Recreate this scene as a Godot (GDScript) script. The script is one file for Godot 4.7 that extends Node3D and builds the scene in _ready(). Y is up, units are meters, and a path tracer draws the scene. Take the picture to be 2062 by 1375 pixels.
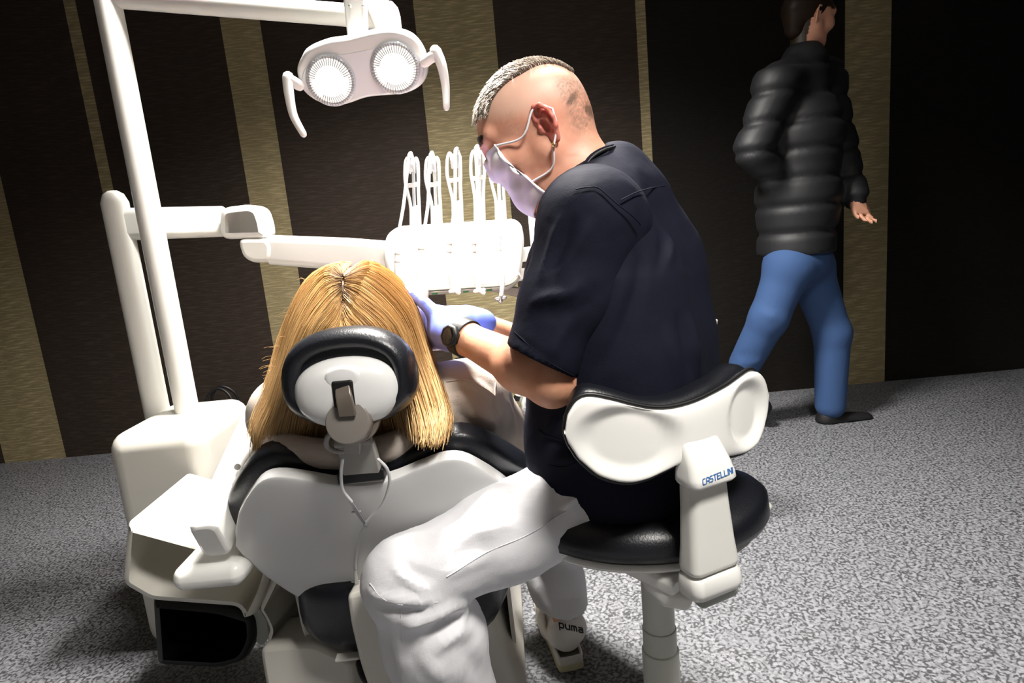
extends Node3D
# A dental surgery: dentist on a stool treating a patient, striped wallpaper behind.

const FPX := 1250.0
const PITCH := 10.5
const ROLL := 5.3
const EYE := 1.06
const WALL_D := 3.4
var cam_f: Vector3
var cam_r: Vector3
var cam_u: Vector3
var M := {}
var taken := {}
var rng := RandomNumberGenerator.new()

# ---------------------------------------------------------------- mesh builder
class MB:
	var v := PackedVector3Array()
	var n := PackedVector3Array()
	var c := PackedColorArray()
	var idx := PackedInt32Array()
	func piece(pv: PackedVector3Array, tri: PackedInt32Array, col := Color.WHITE, cols := PackedColorArray(), orient := true) -> void:
		var cen := Vector3.ZERO
		for p in pv: cen += p
		cen /= max(1, pv.size())
		var flip := false
		if orient:
			var vol := 0.0
			for i in range(0, tri.size(), 3):
				vol += (pv[tri[i]] - cen).dot((pv[tri[i + 1]] - cen).cross(pv[tri[i + 2]] - cen))
			flip = vol < 0.0
		var nn := PackedVector3Array()
		nn.resize(pv.size())
		var base := v.size()
		for i in range(0, tri.size(), 3):
			var a := tri[i]
			var b := tri[i + 2] if flip else tri[i + 1]
			var d := tri[i + 1] if flip else tri[i + 2]
			var nr := (pv[b] - pv[a]).cross(pv[d] - pv[a])
			nn[a] += nr
			nn[b] += nr
			nn[d] += nr
			idx.append(base + a)
			idx.append(base + d)
			idx.append(base + b)
		for i in nn.size():
			nn[i] = nn[i].normalized() if nn[i].length_squared() > 1e-30 else Vector3.UP
		v.append_array(pv)
		n.append_array(nn)
		if cols.size() == pv.size():
			c.append_array(cols)
		else:
			var cc := PackedColorArray()
			cc.resize(pv.size())
			cc.fill(col)
			c.append_array(cc)
	func grid(rows: Array, closed := true, cap0 := true, cap1 := true, col := Color.WHITE) -> void:
		var m := rows.size()
		var k: int = rows[0].size()
		var pv := PackedVector3Array()
		for r in rows: pv.append_array(r)
		var tri := PackedInt32Array()
		for i in m - 1:
			for j in (k if closed else k - 1):
				var a := i * k + j
				var b := i * k + (j + 1) % k
				tri.append_array([a, b, a + k, b, b + k, a + k])
		for e in 2:
			if (e == 0 and cap0) or (e == 1 and cap1):
				var r: PackedVector3Array = rows[0] if e == 0 else rows[m - 1]
				var ce := Vector3.ZERO
				for p in r: ce += p
				var b0 := pv.size()
				pv.append_array(r)
				pv.append(ce / k)
				for j in k:
					if e == 0: tri.append_array([b0 + k, b0 + (j + 1) % k, b0 + j])
					else: tri.append_array([b0 + k, b0 + j, b0 + (j + 1) % k])
		piece(pv, tri, col)
	func tube(pts: Array, rad, sides := 10, dome := true, col := Color.WHITE, squash := 1.0, upv := Vector3.ZERO) -> void:
		var rows := []
		var m := pts.size()
		var t0: Vector3 = (pts[1] - pts[0]).normalized()
		var u := upv - t0 * upv.dot(t0)
		if u.length() < 1e-4:
			u = t0.cross(Vector3.RIGHT if absf(t0.x) < 0.8 else Vector3.FORWARD)
		u = u.normalized()
		var prev := t0
		for i in m:
			var t: Vector3 = (pts[min(i + 1, m - 1)] - pts[max(i - 1, 0)]).normalized()
			var ax := prev.cross(t)
			if ax.length() > 1e-6:
				u = u.rotated(ax.normalized(), prev.angle_to(t))
			prev = t
			u = (u - t * u.dot(t)).normalized()
			var w := t.cross(u)
			var r: float = rad if (rad is float) else rad[i]
			if i == 0 and dome:
				for q in [0.35, 0.75]:
					rows.append(ring(pts[0] - t * r * sqrt(1.0 - q * q), u * squash, w, r * q, sides))
			rows.append(ring(pts[i], u * squash, w, r, sides))
			if i == m - 1 and dome:
				for q in [0.75, 0.35]:
					rows.append(ring(pts[i] + t * r * sqrt(1.0 - q * q), u * squash, w, r * q, sides))
		grid(rows, true, true, true, col)
	func ring(p: Vector3, u: Vector3, w: Vector3, r: float, sides: int) -> PackedVector3Array:
		var o := PackedVector3Array()
		for j in sides:
			var a := TAU * j / sides
			o.append(p + (u * cos(a) + w * sin(a)) * r)
		return o
	func rr(w: float, h: float, r: float, seg := 4) -> PackedVector2Array:
		var o := PackedVector2Array()
		r = minf(r, minf(w, h) * 0.499)
		for q in 4:
			var cx := (w / 2 - r) * (1 if q == 0 or q == 3 else -1)
			var cy := (h / 2 - r) * (1 if q < 2 else -1)
			for s in seg + 1:
				var a := PI / 2 * (q + float(s) / seg)
				o.append(Vector2(cx + r * cos(a), cy + r * sin(a)))
		return o
	# box with rounded edges; basis columns are its axes
	func rbox(cen: Vector3, size: Vector3, r: float, bs := Basis.IDENTITY, seg := 3, col := Color.WHITE) -> void:
		var rows := []
		r = minf(r, minf(size.x, minf(size.y, size.z)) * 0.49)
		for e in 2:
			for s in seg + 1:
				var a := PI / 2 * s / seg
				var ins := r * (1 - sin(a)) if e == 0 else r * (1 - cos(a))
				var y := -size.y / 2 + r - r * cos(a) if e == 0 else size.y / 2 - r + r * sin(a)
				var ro := PackedVector3Array()
				for q in rr(size.x - 2 * ins, size.z - 2 * ins, maxf(r - ins, 0.0004) + 0.0003, seg):
					ro.append(cen + bs * Vector3(q.x, y, q.y))
				rows.append(ro)
		grid(rows, true, true, true, col)
	# rounded-rectangle section swept along points; w across, h along up
	func beam(pts: Array, ws: Array, hs: Array, r: float, upv := Vector3.UP, col := Color.WHITE, seg := 4) -> void:
		var rows := []
		var m := pts.size()
		for i in m:
			var t: Vector3 = (pts[min(i + 1, m - 1)] - pts[max(i - 1, 0)]).normalized()
			var u := (upv - t * upv.dot(t)).normalized()
			var w := t.cross(u)
			var ends := [[1.0, 0.0]]
			if i == 0: ends = [[0.0, -1.0], [0.6, -0.75], [1.0, 0.0]]
			if i == m - 1: ends = [[1.0, 0.0], [0.6, 0.75], [0.0, 1.0]]
			for e in ends:
				var ro := PackedVector3Array()
				var ins: float = 2 * r * 0.6 * (1 - e[0])
				for q in rr(maxf(ws[i] - ins, 0.001), maxf(hs[i] - ins, 0.001), r, seg):
					ro.append(pts[i] + t * (r * 0.6 * e[1]) + w * q.x + u * q.y)
				rows.append(ro)
		grid(rows, true, true, true, col)
	func lathe(prof: Array, xf: Transform3D, sides := 32, col := Color.WHITE, caps := true) -> void:
		var rows := []
		for q in prof:
			var ro := PackedVector3Array()
			for j in sides:
				var a := TAU * j / sides
				ro.append(xf * Vector3(q[0] * cos(a), q[1], q[0] * sin(a)))
			rows.append(ro)
		grid(rows, true, caps, caps, col)
	# outline in the XY plane of xf, profile = [[inset, z], ...]
	func prism(out: PackedVector2Array, prof: Array, xf: Transform3D, col := Color.WHITE, capped := true) -> void:
		var o := out
		if Geometry2D.is_polygon_clockwise(o): o.reverse()
		var k := o.size()
		var nor := PackedVector2Array()
		for i in k:
			var t := (o[(i + 1) % k] - o[(i + k - 1) % k]).normalized()
			nor.append(Vector2(t.y, -t.x))
		var rows := []
		var flat := []
		for q in prof:
			var ro := PackedVector3Array()
			var f2 := PackedVector2Array()
			for i in k:
				var p := o[i] - nor[i] * float(q[0])
				f2.append(p)
				ro.append(xf * Vector3(p.x, p.y, q[1]))
			rows.append(ro)
			flat.append(f2)
		var pv := PackedVector3Array()
		var tri := PackedInt32Array()
		for r in rows: pv.append_array(r)
		for i in rows.size() - 1:
			for j in k:
				var a := i * k + j
				var b := i * k + (j + 1) % k
				tri.append_array([a, b, a + k, b, b + k, a + k])
		if capped:
			for e in 2:
				var w: int = 0 if e == 0 else rows.size() - 1
				var tt := Geometry2D.triangulate_polygon(flat[w])
				var b0 := pv.size()
				pv.append_array(rows[w])
				var front: bool = (prof[prof.size() - 1][1] > prof[0][1]) == (e == 1)
				for i in range(0, tt.size(), 3):
					var s: bool = (flat[w][tt[i + 1]] - flat[w][tt[i]]).cross(flat[w][tt[i + 2]] - flat[w][tt[i]]) > 0
					if s == front: tri.append_array([b0 + tt[i], b0 + tt[i + 1], b0 + tt[i + 2]])
					else: tri.append_array([b0 + tt[i], b0 + tt[i + 2], b0 + tt[i + 1]])
				if prof[prof.size() - 1][1] < prof[0][1]:
					pass
		piece(pv, tri, col)
	func mesh() -> ArrayMesh:
		var a := []
		a.resize(Mesh.ARRAY_MAX)
		a[Mesh.ARRAY_VERTEX] = v
		a[Mesh.ARRAY_NORMAL] = n
		a[Mesh.ARRAY_COLOR] = c
		a[Mesh.ARRAY_INDEX] = idx
		var m := ArrayMesh.new()
		m.add_surface_from_arrays(Mesh.PRIMITIVE_TRIANGLES, a)
		return m

# ---------------------------------------------------------------- general helpers
func P(px: float, py: float, d: float) -> Vector3:
	var r := cam_f + cam_r * ((px - 1031.0) / FPX) - cam_u * ((py - 687.5) / FPX)
	return Vector3(0, EYE, 0) + r * (d / -r.z)

func obj(called: String, mb: MB, m: Material, parent: Node, label := "") -> MeshInstance3D:
	var o := MeshInstance3D.new()
	o.name = called
	o.mesh = mb.mesh()
	o.material_override = m
	parent.add_child(o, true)
	if label: o.set_meta("label", label)
	return o

# a top-level thing; parts are given in world coordinates and moved to its base
func thing(called: String, label: String, category: String, group := "") -> Node3D:
	var o := Node3D.new()
	var k: int = taken.get(called, 0)
	taken[called] = k + 1
	o.name = called if k == 0 else "%s_%03d" % [called, k]
	add_child(o, true)
	o.set_meta("label", label)
	o.set_meta("category", category)
	if group: o.set_meta("group", group)
	return o

# move the origin of a thing to its base without moving its shape
func settle(o: Node3D, base: Vector3) -> void:
	o.position = base
	for ch in o.get_children():
		if ch is Node3D: ch.position -= base

func struct(called: String, mb: MB, m: Material) -> MeshInstance3D:
	var o := obj(called, mb, m, self)
	o.set_meta("kind", "structure")
	return o

func mat(c: Color, rough: float, metal := 0.0) -> StandardMaterial3D:
	var m := StandardMaterial3D.new()
	m.albedo_color = c
	m.roughness = rough
	m.metallic = metal
	return m

func catmull(p: Array, sub: int, closed := false) -> Array:
	var o := []
	var k := p.size()
	var last := k if closed else k - 1
	for i in last:
		var a = p[(i - 1 + k) % k] if (closed or i > 0) else p[0] * 2.0 - p[1]
		var b = p[i]
		var c = p[(i + 1) % k]
		var d = p[(i + 2) % k] if (closed or i + 2 < k) else p[k - 1] * 2.0 - p[k - 2]
		for s in sub:
			var t := float(s) / sub
			o.append(b.cubic_interpolate(c, a, d, t))
	if not closed: o.append(p[k - 1])
	return o

func lut(t: Array, x: float) -> float:
	var k := t.size()
	if x <= t[0][0]: return t[0][1]
	if x >= t[k - 1][0]: return t[k - 1][1]
	for i in k - 1:
		if x <= t[i + 1][0]:
			var f: float = (x - t[i][0]) / (t[i + 1][0] - t[i][0])
			var a: float = t[max(i - 1, 0)][1]
			var b: float = t[i][1]
			var c: float = t[i + 1][1]
			var d: float = t[min(i + 2, k - 1)][1]
			return cubic_interpolate(b, c, a, d, f)
	return 0.0

func pw(x: float, e: float) -> float:
	return signf(x) * pow(absf(x), e)

# a body whose outline has one top and one bottom for every station along it
# place(s, h, z) puts a local point into the world; dish(s, h) is taken off the z > 0 face
func lobed(mb: MB, stations: Array, top: Array, bot: Array, half: float, place: Callable, grow := 0.0, dish = null, ring := 48, flat := 0.35) -> void:
	var rows := []
	for s in stations:
		var hi := lut(top, s) + grow
		var lo := lut(bot, s) - grow
		var ro := PackedVector3Array()
		for j in ring:
			var a := TAU * j / ring
			var h := (hi + lo) / 2 + (hi - lo) / 2 * pw(cos(a), 0.6)
			var z := half * pw(sin(a), flat)
			if sin(a) > 0.0 and dish != null: z -= dish.call(s, h) * smoothstep(0.0, 0.35, sin(a))
			ro.append(place.call(s, h, z))
		rows.append(ro)
	mb.grid(rows)

func cos_stations(a: float, b: float, k: int) -> Array:
	var o := []
	for i in k + 1:
		o.append(lerpf(a, b, 0.5 - 0.5 * cos(PI * clampf(float(i) / k, 0.004, 0.996))))
	return o

func noise_bytes(w: int, seed_: int, freq: float, fractal: int, octaves: int, kind := FastNoiseLite.TYPE_SIMPLEX_SMOOTH) -> PackedByteArray:
	var n := FastNoiseLite.new()
	n.seed = seed_
	n.noise_type = kind
	n.frequency = freq
	n.fractal_type = fractal
	n.fractal_octaves = octaves
	var im := n.get_seamless_image(w, w)
	im.convert(Image.FORMAT_L8)
	return im.get_data()

func tex_from(w: int, f: Callable) -> ImageTexture:
	var b := PackedByteArray()
	b.resize(w * w * 3)
	for i in w * w:
		var c: Color = f.call(i)
		b[i * 3] = c.r8
		b[i * 3 + 1] = c.g8
		b[i * 3 + 2] = c.b8
	return ImageTexture.create_from_image(Image.create_from_data(w, w, false, Image.FORMAT_RGB8, b))

func noise_tex(seed_: int, freq: float, w := 256, normal := true, bump := 4.0) -> NoiseTexture2D:
	var n := FastNoiseLite.new()
	n.seed = seed_
	n.frequency = freq
	n.fractal_octaves = 3
	var t := NoiseTexture2D.new()
	t.width = w
	t.height = w
	t.seamless = true
	t.noise = n
	t.as_normal_map = normal
	t.bump_strength = bump
	return t

func with_grain(m: StandardMaterial3D, t: Texture2D, scale: Vector3, amount: float, world := false) -> StandardMaterial3D:
	m.uv1_triplanar = true
	m.uv1_world_triplanar = world
	m.uv1_scale = scale
	m.normal_enabled = true
	m.normal_texture = t
	m.normal_scale = amount
	return m

# ---------------------------------------------------------------- signed distance bodies
# prim: [kind, a, b, ra, rb, k, sign, inverse basis]; kind 0 tapered capsule, 1 ellipsoid (a centre, b radii), 2 rounded box (a centre, b half size, ra rounding)
func cap(a: Vector3, b: Vector3, ra: float, rb: float, k := 0.02, sgn := 1) -> Array:
	return [0, a, b, ra, rb, k, sgn, Basis.IDENTITY]

func ell(c: Vector3, r: Vector3, bs := Basis.IDENTITY, k := 0.02, sgn := 1) -> Array:
	return [1, c, r, 0.0, 0.0, k, sgn, bs.inverse()]

func pd(q: Array, p: Vector3) -> float:
	var a: Vector3 = q[1]
	var b: Vector3 = q[2]
	if q[0] == 0:
		var ab := b - a
		var ap := p - a
		var t := clampf(ap.dot(ab) / maxf(ab.length_squared(), 1e-9), 0.0, 1.0)
		return (ap - ab * t).length() - lerpf(q[3], q[4], t)
	var bi: Basis = q[7]
	var l := bi * (p - a)
	if q[0] == 1:
		var k0 := (l / b).length()
		if k0 < 1e-6: return -minf(b.x, minf(b.y, b.z))
		return k0 * (k0 - 1.0) / (l / (b * b)).length()
	var e: Vector3 = l.abs() - b + Vector3.ONE * q[3]
	return Vector3(maxf(e.x, 0), maxf(e.y, 0), maxf(e.z, 0)).length() + minf(maxf(e.x, maxf(e.y, e.z)), 0.0) - float(q[3])

func sd(prims: Array, p: Vector3) -> float:
	var d := 10.0
	for q in prims:
		var e := pd(q, p)
		var k: float = q[5]
		if q[6] > 0:
			var h := maxf(k - absf(d - e), 0.0)
			d = minf(d, e) - h * h / (4.0 * k)
		else:
			var h2 := maxf(k - absf(d + e), 0.0)
			d = maxf(d, -e) + h2 * h2 / (4.0 * k)
	return d

# surface nets over the blocks near the surface; paint(p, n) colours, push(p, n) moves a vertex along its normal
func body(mb: MB, prims: Array, cell: float, post = null, paint = null, push = null) -> void:
	var bb := AABB()
	var first := true
	for q in prims:
		if q[6] < 0: continue
		var r: float = maxf(q[3], q[4])
		var box: AABB
		if q[0] == 0:
			box = AABB(q[1], Vector3.ZERO).expand(q[2]).grow(r)
		else:
			var big: float = maxf(q[2].x, maxf(q[2].y, q[2].z)) * (1.0 if q[0] == 1 else 1.75)
			box = AABB(q[1], Vector3.ZERO).grow(big)
		bb = box if first else bb.merge(box)
		first = false
	bb = bb.grow(cell * 3)
	var nb := Vector3i(ceili(bb.size.x / cell / 4), ceili(bb.size.y / cell / 4), ceili(bb.size.z / cell / 4))
	var nx := nb.x * 4 + 1
	var ny := nb.y * 4 + 1
	var nz := nb.z * 4 + 1
	var sy := nx
	var sz := nx * ny
	var val := PackedFloat32Array()
	val.resize(nx * ny * nz)
	val.fill(1e9)
	var vid := PackedInt32Array()
	vid.resize(nx * ny * nz)
	vid.fill(-1)
	var o := bb.position
	var hd := 4 * cell * 0.866
	var blocks := []
	var has_post := post != null
	for bz in nb.z:
		for by in nb.y:
			for bx in nb.x:
				var cp := o + Vector3(bx * 4 + 2, by * 4 + 2, bz * 4 + 2) * cell
				var d0 := sd(prims, cp)
				if absf(d0) > hd * 1.2 + 0.001 and not (has_post and d0 < 0): continue
				if has_post and absf(post.call(cp, d0)) > hd * 1.25 + 0.001: continue
				var near := []
				for q in prims:
					if q[6] < 0:
						if pd(q, cp) < hd * 2 + q[5]: near.append(q)
					elif pd(q, cp) < maxf(d0, -hd) + 2.4 * hd + q[5]: near.append(q)
				blocks.append(Vector3i(bx, by, bz))
				for z in range(bz * 4, bz * 4 + 5):
					for y in range(by * 4, by * 4 + 5):
						var i := z * sz + y * sy + bx * 4
						for x in range(bx * 4, bx * 4 + 5):
							if val[i] > 1e8:
								var p := o + Vector3(x, y, z) * cell
								var d := sd(near, p)
								val[i] = post.call(p, d) if has_post else d
							i += 1
	var pv := PackedVector3Array()
	var cells := PackedInt32Array()
	var off := PackedInt32Array([0, 1, sy, sy + 1, sz, sz + 1, sz + sy, sz + sy + 1])
	for b in blocks:
		for z in range(b.z * 4, b.z * 4 + 4):
			for y in range(b.y * 4, b.y * 4 + 4):
				for x in range(b.x * 4, b.x * 4 + 4):
					var i := z * sz + y * sy + x
					var neg := 0
					for q in 8:
						if val[i + off[q]] < 0.0: neg += 1
					if neg == 0 or neg == 8: continue
					var s := Vector3.ZERO
					var k := 0
					for q in 8:
						for ax in 3:
							var bit := 1 << ax
							if q & bit: continue
							var va := val[i + off[q]]
							var vb := val[i + off[q | bit]]
							if (va < 0.0) == (vb < 0.0): continue
							var pt := Vector3(q & 1, (q >> 1) & 1, (q >> 2) & 1)
							pt[ax] += va / (va - vb)
							s += pt
							k += 1
					vid[i] = pv.size()
					cells.append(i)
					pv.append(o + (Vector3(x, y, z) + s / k) * cell)
	var tri := PackedInt32Array()
	var st := PackedInt32Array([1, sy, sz])
	for i in cells:
		for ax in 3:
			var va := val[i]
			var vb := val[i + st[ax]]
			if (va < 0.0) == (vb < 0.0): continue
			var e1: int = st[(ax + 1) % 3]
			var e2: int = st[(ax + 2) % 3]
			if i - e1 - e2 < 0: continue
			var a := vid[i - e1 - e2]
			var b2 := vid[i - e2]
			var c2 := vid[i]
			var d2 := vid[i - e1]
			if a < 0 or b2 < 0 or c2 < 0 or d2 < 0: continue
			if va < 0.0: tri.append_array([a, b2, c2, a, c2, d2])
			else: tri.append_array([a, c2, b2, a, d2, c2])
	var cols := PackedColorArray()
	if push != null or paint != null:
		var nn := PackedVector3Array()
		nn.resize(pv.size())
		for i in range(0, tri.size(), 3):
			var nr := (pv[tri[i + 1]] - pv[tri[i]]).cross(pv[tri[i + 2]] - pv[tri[i]])
			nn[tri[i]] += nr
			nn[tri[i + 1]] += nr
			nn[tri[i + 2]] += nr
		cols.resize(pv.size())
		cols.fill(Color.WHITE)
		for i in pv.size():
			var nm := nn[i].normalized()
			if paint != null: cols[i] = paint.call(pv[i], nm)
			if push != null: pv[i] += nm * push.call(pv[i], nm)
	mb.piece(pv, tri, Color.WHITE, cols, false)

# sum of soft folds: list of [points, heights, width, bounds]; each counts once, by its nearest piece
func creases(list: Array, p: Vector3) -> float:
	var s := 0.0
	for c in list:
		var bb: AABB = c[3]
		if not bb.has_point(p): continue
		var w: float = c[2]
		var pts: PackedVector3Array = c[0]
		var hs: PackedFloat32Array = c[1]
		var best := 9.0
		var h := 0.0
		for i in pts.size() - 1:
			var ab := pts[i + 1] - pts[i]
			var ap := p - pts[i]
			var t := clampf(ap.dot(ab) / ab.length_squared(), 0.0, 1.0)
			var d := (ap - ab * t).length() / w
			if d < best:
				best = d
				h = lerpf(hs[i], hs[i + 1], t)
		if best < 2.6: s += h * exp(-best * best)
	return s

func fold_of(pts: Array, height: float, width: float) -> Array:
	var v := PackedVector3Array(pts)
	var h := PackedFloat32Array()
	var bb := AABB(v[0], Vector3.ZERO)
	for i in v.size():
		bb = bb.expand(v[i])
		h.append(height * sin(PI * clampf(float(i) / (v.size() - 1), 0.0, 1.0)))
	return [v, h, width, bb.grow(width * 2.6)]

# where the line of sight through a photo point first meets a body of prims
func hit(prims: Array, px: float, py: float, from := 0.6) -> Vector3:
	var e := Vector3(0, EYE, 0)
	var r := (P(px, py, 1.0) - e).normalized()
	var t := from
	for i in 60:
		var d := sd(prims, e + r * t)
		if d < 0.0004: break
		t += d * 0.95
		if t > 4.0: break
	return e + r * t

# folds drawn as photo polylines on a body: [[points], height, width]; they fade out at both ends
func folds_on(prims: Array, list: Array) -> Array:
	var o := []
	for f in list:
		var pts := []
		for q in f[0]: pts.append(Vector2(q[0], q[1]))
		var c := catmull(pts, 3)
		var w := []
		for q in c:
			var p := hit(prims, q.x, q.y)
			if w.size() == 0 or (p - w[w.size() - 1]).length() < 0.07: w.append(p)
		if w.size() > 2: o.append(fold_of(w, f[1], f[2]))
	return o

# a raised stitched seam along a photo polyline on a body
func seam(parent: Node, prims: Array, list: Array, r: float, m: Material, fold: Array, lift := 0.0) -> void:
	var pts := []
	for q in list: pts.append(Vector2(q[0], q[1]))
	var w := []
	for q in catmull(pts, 6):
		var p := hit(prims, q.x, q.y)
		var n := Vector3(sd(prims, p + Vector3(0.003, 0, 0)) - sd(prims, p - Vector3(0.003, 0, 0)), sd(prims, p + Vector3(0, 0.003, 0)) - sd(prims, p - Vector3(0, 0.003, 0)), sd(prims, p + Vector3(0, 0, 0.003)) - sd(prims, p - Vector3(0, 0, 0.003))).normalized()
		if w.size() > 0 and (p - w[w.size() - 1]).length() > 0.09: break
		w.append(p + n * (creases(fold, p) + lift))
	if w.size() < 3: return
	var mb := MB.new()
	mb.tube(w, r, 6)
	obj("seam", mb, m, parent)

# Color in linear light from an sRGB triple, for vertex colours
func lin(r: float, g: float, b: float) -> Color:
	return Color(r / 255.0, g / 255.0, b / 255.0).srgb_to_linear()

# ---------------------------------------------------------------- the scene
func _ready() -> void:
	rng.seed = 7
	# camera
	var th := deg_to_rad(PITCH)
	var ro := deg_to_rad(ROLL)
	cam_f = Vector3(0, -sin(th), -cos(th))
	var u0 := Vector3(0, cos(th), -sin(th))
	cam_r = Vector3.RIGHT * cos(ro) - u0 * sin(ro)
	cam_u = u0 * cos(ro) + Vector3.RIGHT * sin(ro)
	var cam := Camera3D.new()
	cam.name = "camera"
	cam.fov = rad_to_deg(2.0 * atan(687.5 / FPX))
	cam.near = 0.02
	cam.transform = Transform3D(Basis(cam_r, cam_u, -cam_f), Vector3(0, EYE, 0))
	add_child(cam)
	cam.current = true
	# environment
	var env := Environment.new()
	env.background_mode = Environment.BG_COLOR
	env.background_color = Color(0, 0, 0)
	env.tonemap_mode = Environment.TONE_MAPPER_LINEAR
	env.tonemap_exposure = 1.0
	env.sdfgi_enabled = true
	env.ssao_enabled = true
	env.ssil_enabled = true
	var we := WorldEnvironment.new()
	we.name = "environment"
	we.environment = env
	add_child(we)
	# ceiling light panels: [centre, size, energy, label]
	var panels := [
		[Vector3(-0.1, 2.585, -1.7), Vector2(0.9, 0.5), 28.0, "white ceiling light panel above the treatment chair"],
		[Vector3(0.6, 2.585, -0.15), Vector2(0.6, 0.6), 10.0, "square white ceiling light panel above the stool"],
	]
	materials()
	setting()
	for q in panels: ceiling_panel(q[0], q[1], q[2], q[3])
	operating_lamp()
	instrument_unit()
	dental_chair()
	water_unit()
	stool()
	foot_control()
	handbag()
	bib_chain()
	patient()
	dentist()
	passerby()

func materials() -> void:
	M.white = mat(Color8(236, 235, 231), 0.22)
	M.white2 = mat(Color8(226, 225, 219), 0.3)
	M.cream = mat(Color8(222, 219, 210), 0.35)
	M.shell = mat(Color8(224, 224, 223), 0.2)
	M.arm_grey = mat(Color8(158, 154, 148), 0.4)
	M.post_grey = mat(Color8(150, 147, 142), 0.38)
	M.lever = mat(Color8(128, 118, 108), 0.32, 0.5)
	M.knob = mat(Color8(138, 132, 126), 0.35, 0.3)
	M.cap_grey = mat(Color8(160, 163, 155), 0.45)
	M.column = mat(Color8(205, 206, 196), 0.35)
	M.black = mat(Color8(12, 12, 14), 0.5)
	M.hose = mat(Color8(228, 231, 235), 0.4)
	M.steel = mat(Color8(200, 200, 202), 0.25, 0.9)
	M.green = mat(Color8(20, 110, 60), 0.45)
	M.cord = mat(Color8(225, 226, 226), 0.45)
	M.blue_print = mat(Color8(52, 112, 176), 0.5)
	M.pale_blue = mat(Color8(150, 205, 230), 0.4)
	M.pale_ring = mat(Color8(225, 240, 246), 0.4)
	M.leather = with_grain(mat(Color8(20, 22, 28), 0.36), noise_tex(3, 0.06), Vector3(14, 14, 14), 0.25)
	M.piping = mat(Color8(14, 14, 16), 0.45)
	var glow := mat(Color8(255, 252, 246), 0.3)
	glow.emission_enabled = true
	glow.emission = Color8(255, 250, 242)
	glow.emission_energy_multiplier = 1.1
	M.lens = glow
	M.lens_rim = mat(Color8(205, 208, 214), 0.12)
	M.face = mat(Color8(232, 232, 234), 0.35)
	var pan := mat(Color8(255, 253, 248), 0.6)
	pan.emission_enabled = true
	pan.emission = Color8(255, 251, 244)
	pan.emission_energy_multiplier = 3.0
	M.panel = pan
	M.clear = mat(Color(0.92, 0.95, 0.95, 0.25), 0.05)
	M.clear.transparency = BaseMaterial3D.TRANSPARENCY_ALPHA
	# cloth
	var weave := noise_tex(11, 0.11, 256, true, 3.0)
	M.navy = with_grain(mat(Color8(20, 22, 35), 0.78), weave, Vector3(16, 16, 16), 0.3)
	M.navy.metallic_specular = 0.25
	M.trousers = with_grain(mat(Color8(228, 228, 232), 0.8), weave, Vector3(14, 14, 14), 0.22)
	M.beige = with_grain(mat(Color8(206, 193, 182), 0.9), weave, Vector3(14, 14, 14), 0.35)
	M.jeans = with_grain(mat(Color8(42, 70, 112), 0.85), weave, Vector3(14, 14, 14), 0.5)
	M.jacket = mat(Color8(16, 17, 21), 0.6)
	M.dark_trousers = with_grain(mat(Color8(40, 42, 50), 0.9), weave, Vector3(14, 14, 14), 0.4)
	M.mask = with_grain(mat(Color8(240, 238, 244), 0.85), weave, Vector3(25, 25, 25), 0.2)
	M.glove = mat(Color8(112, 128, 225), 0.38)
	M.rubber = mat(Color8(14, 14, 16), 0.55)
	M.sock = with_grain(mat(Color8(232, 228, 224), 0.95), weave, Vector3(20, 20, 20), 0.4)
	M.shoe = mat(Color8(226, 222, 214), 0.5)
	M.sole = mat(Color8(205, 200, 165), 0.55)
	M.insole = mat(Color8(42, 92, 160), 0.7)
	M.skin = mat(Color.WHITE, 0.5)
	M.skin.vertex_color_use_as_albedo = true
	M.skin.subsurf_scatter_enabled = true
	M.skin.subsurf_scatter_strength = 0.12
	M.hair = mat(Color.WHITE, 0.38)
	M.hair.vertex_color_use_as_albedo = true
	M.hair.metallic_specular = 0.3
	M.eye = mat(Color8(238, 234, 230), 0.15)
	M.iris = mat(Color8(50, 40, 34), 0.2)
	M.gold = mat(Color8(235, 205, 160), 0.25, 0.8)
	# wallpaper: fine threads running level
	var na := noise_bytes(512, 21, 0.02, FastNoiseLite.FRACTAL_FBM, 4)
	var nb2 := noise_bytes(512, 22, 0.05, FastNoiseLite.FRACTAL_FBM, 2)
	var threads := func(base: Color, lightc: Color, amt: float) -> ImageTexture:
		return tex_from(512, func(i: int) -> Color:
			var a := na[i] / 255.0
			var b := nb2[i] / 255.0
			var c := base.lerp(lightc, clampf((a - 0.42) * amt, 0.0, 1.0))
			if b > 0.74: c = c.lerp(lightc, (b - 0.74) * 3.0)
			return c)
	M.paper_beige = mat(Color.WHITE, 0.6)
	M.paper_beige.albedo_texture = threads.call(Color8(126, 115, 87), Color8(184, 171, 134), 1.3)
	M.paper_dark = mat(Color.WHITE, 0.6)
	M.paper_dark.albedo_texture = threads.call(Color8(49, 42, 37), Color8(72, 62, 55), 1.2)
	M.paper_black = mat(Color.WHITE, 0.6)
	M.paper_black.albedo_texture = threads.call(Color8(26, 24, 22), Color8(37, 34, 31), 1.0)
	var nt := noise_tex(23, 0.04, 512, true, 6.0)
	for k in ["paper_beige", "paper_dark", "paper_black"]:
		var m: StandardMaterial3D = with_grain(M[k], nt, Vector3(0.75, 9.0, 0.75), 0.22, true)
		m.uv1_triplanar_sharpness = 8.0
		m.metallic_specular = 0.2
	# floor: grey vinyl with dark worm-like flecks
	var f1 := noise_bytes(768, 31, 0.055, FastNoiseLite.FRACTAL_RIDGED, 2)
	var f2 := noise_bytes(768, 32, 0.03, FastNoiseLite.FRACTAL_FBM, 3)
	var f3 := noise_bytes(768, 33, 0.09, FastNoiseLite.FRACTAL_FBM, 2)
	M.vinyl = mat(Color.WHITE, 0.55)
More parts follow.
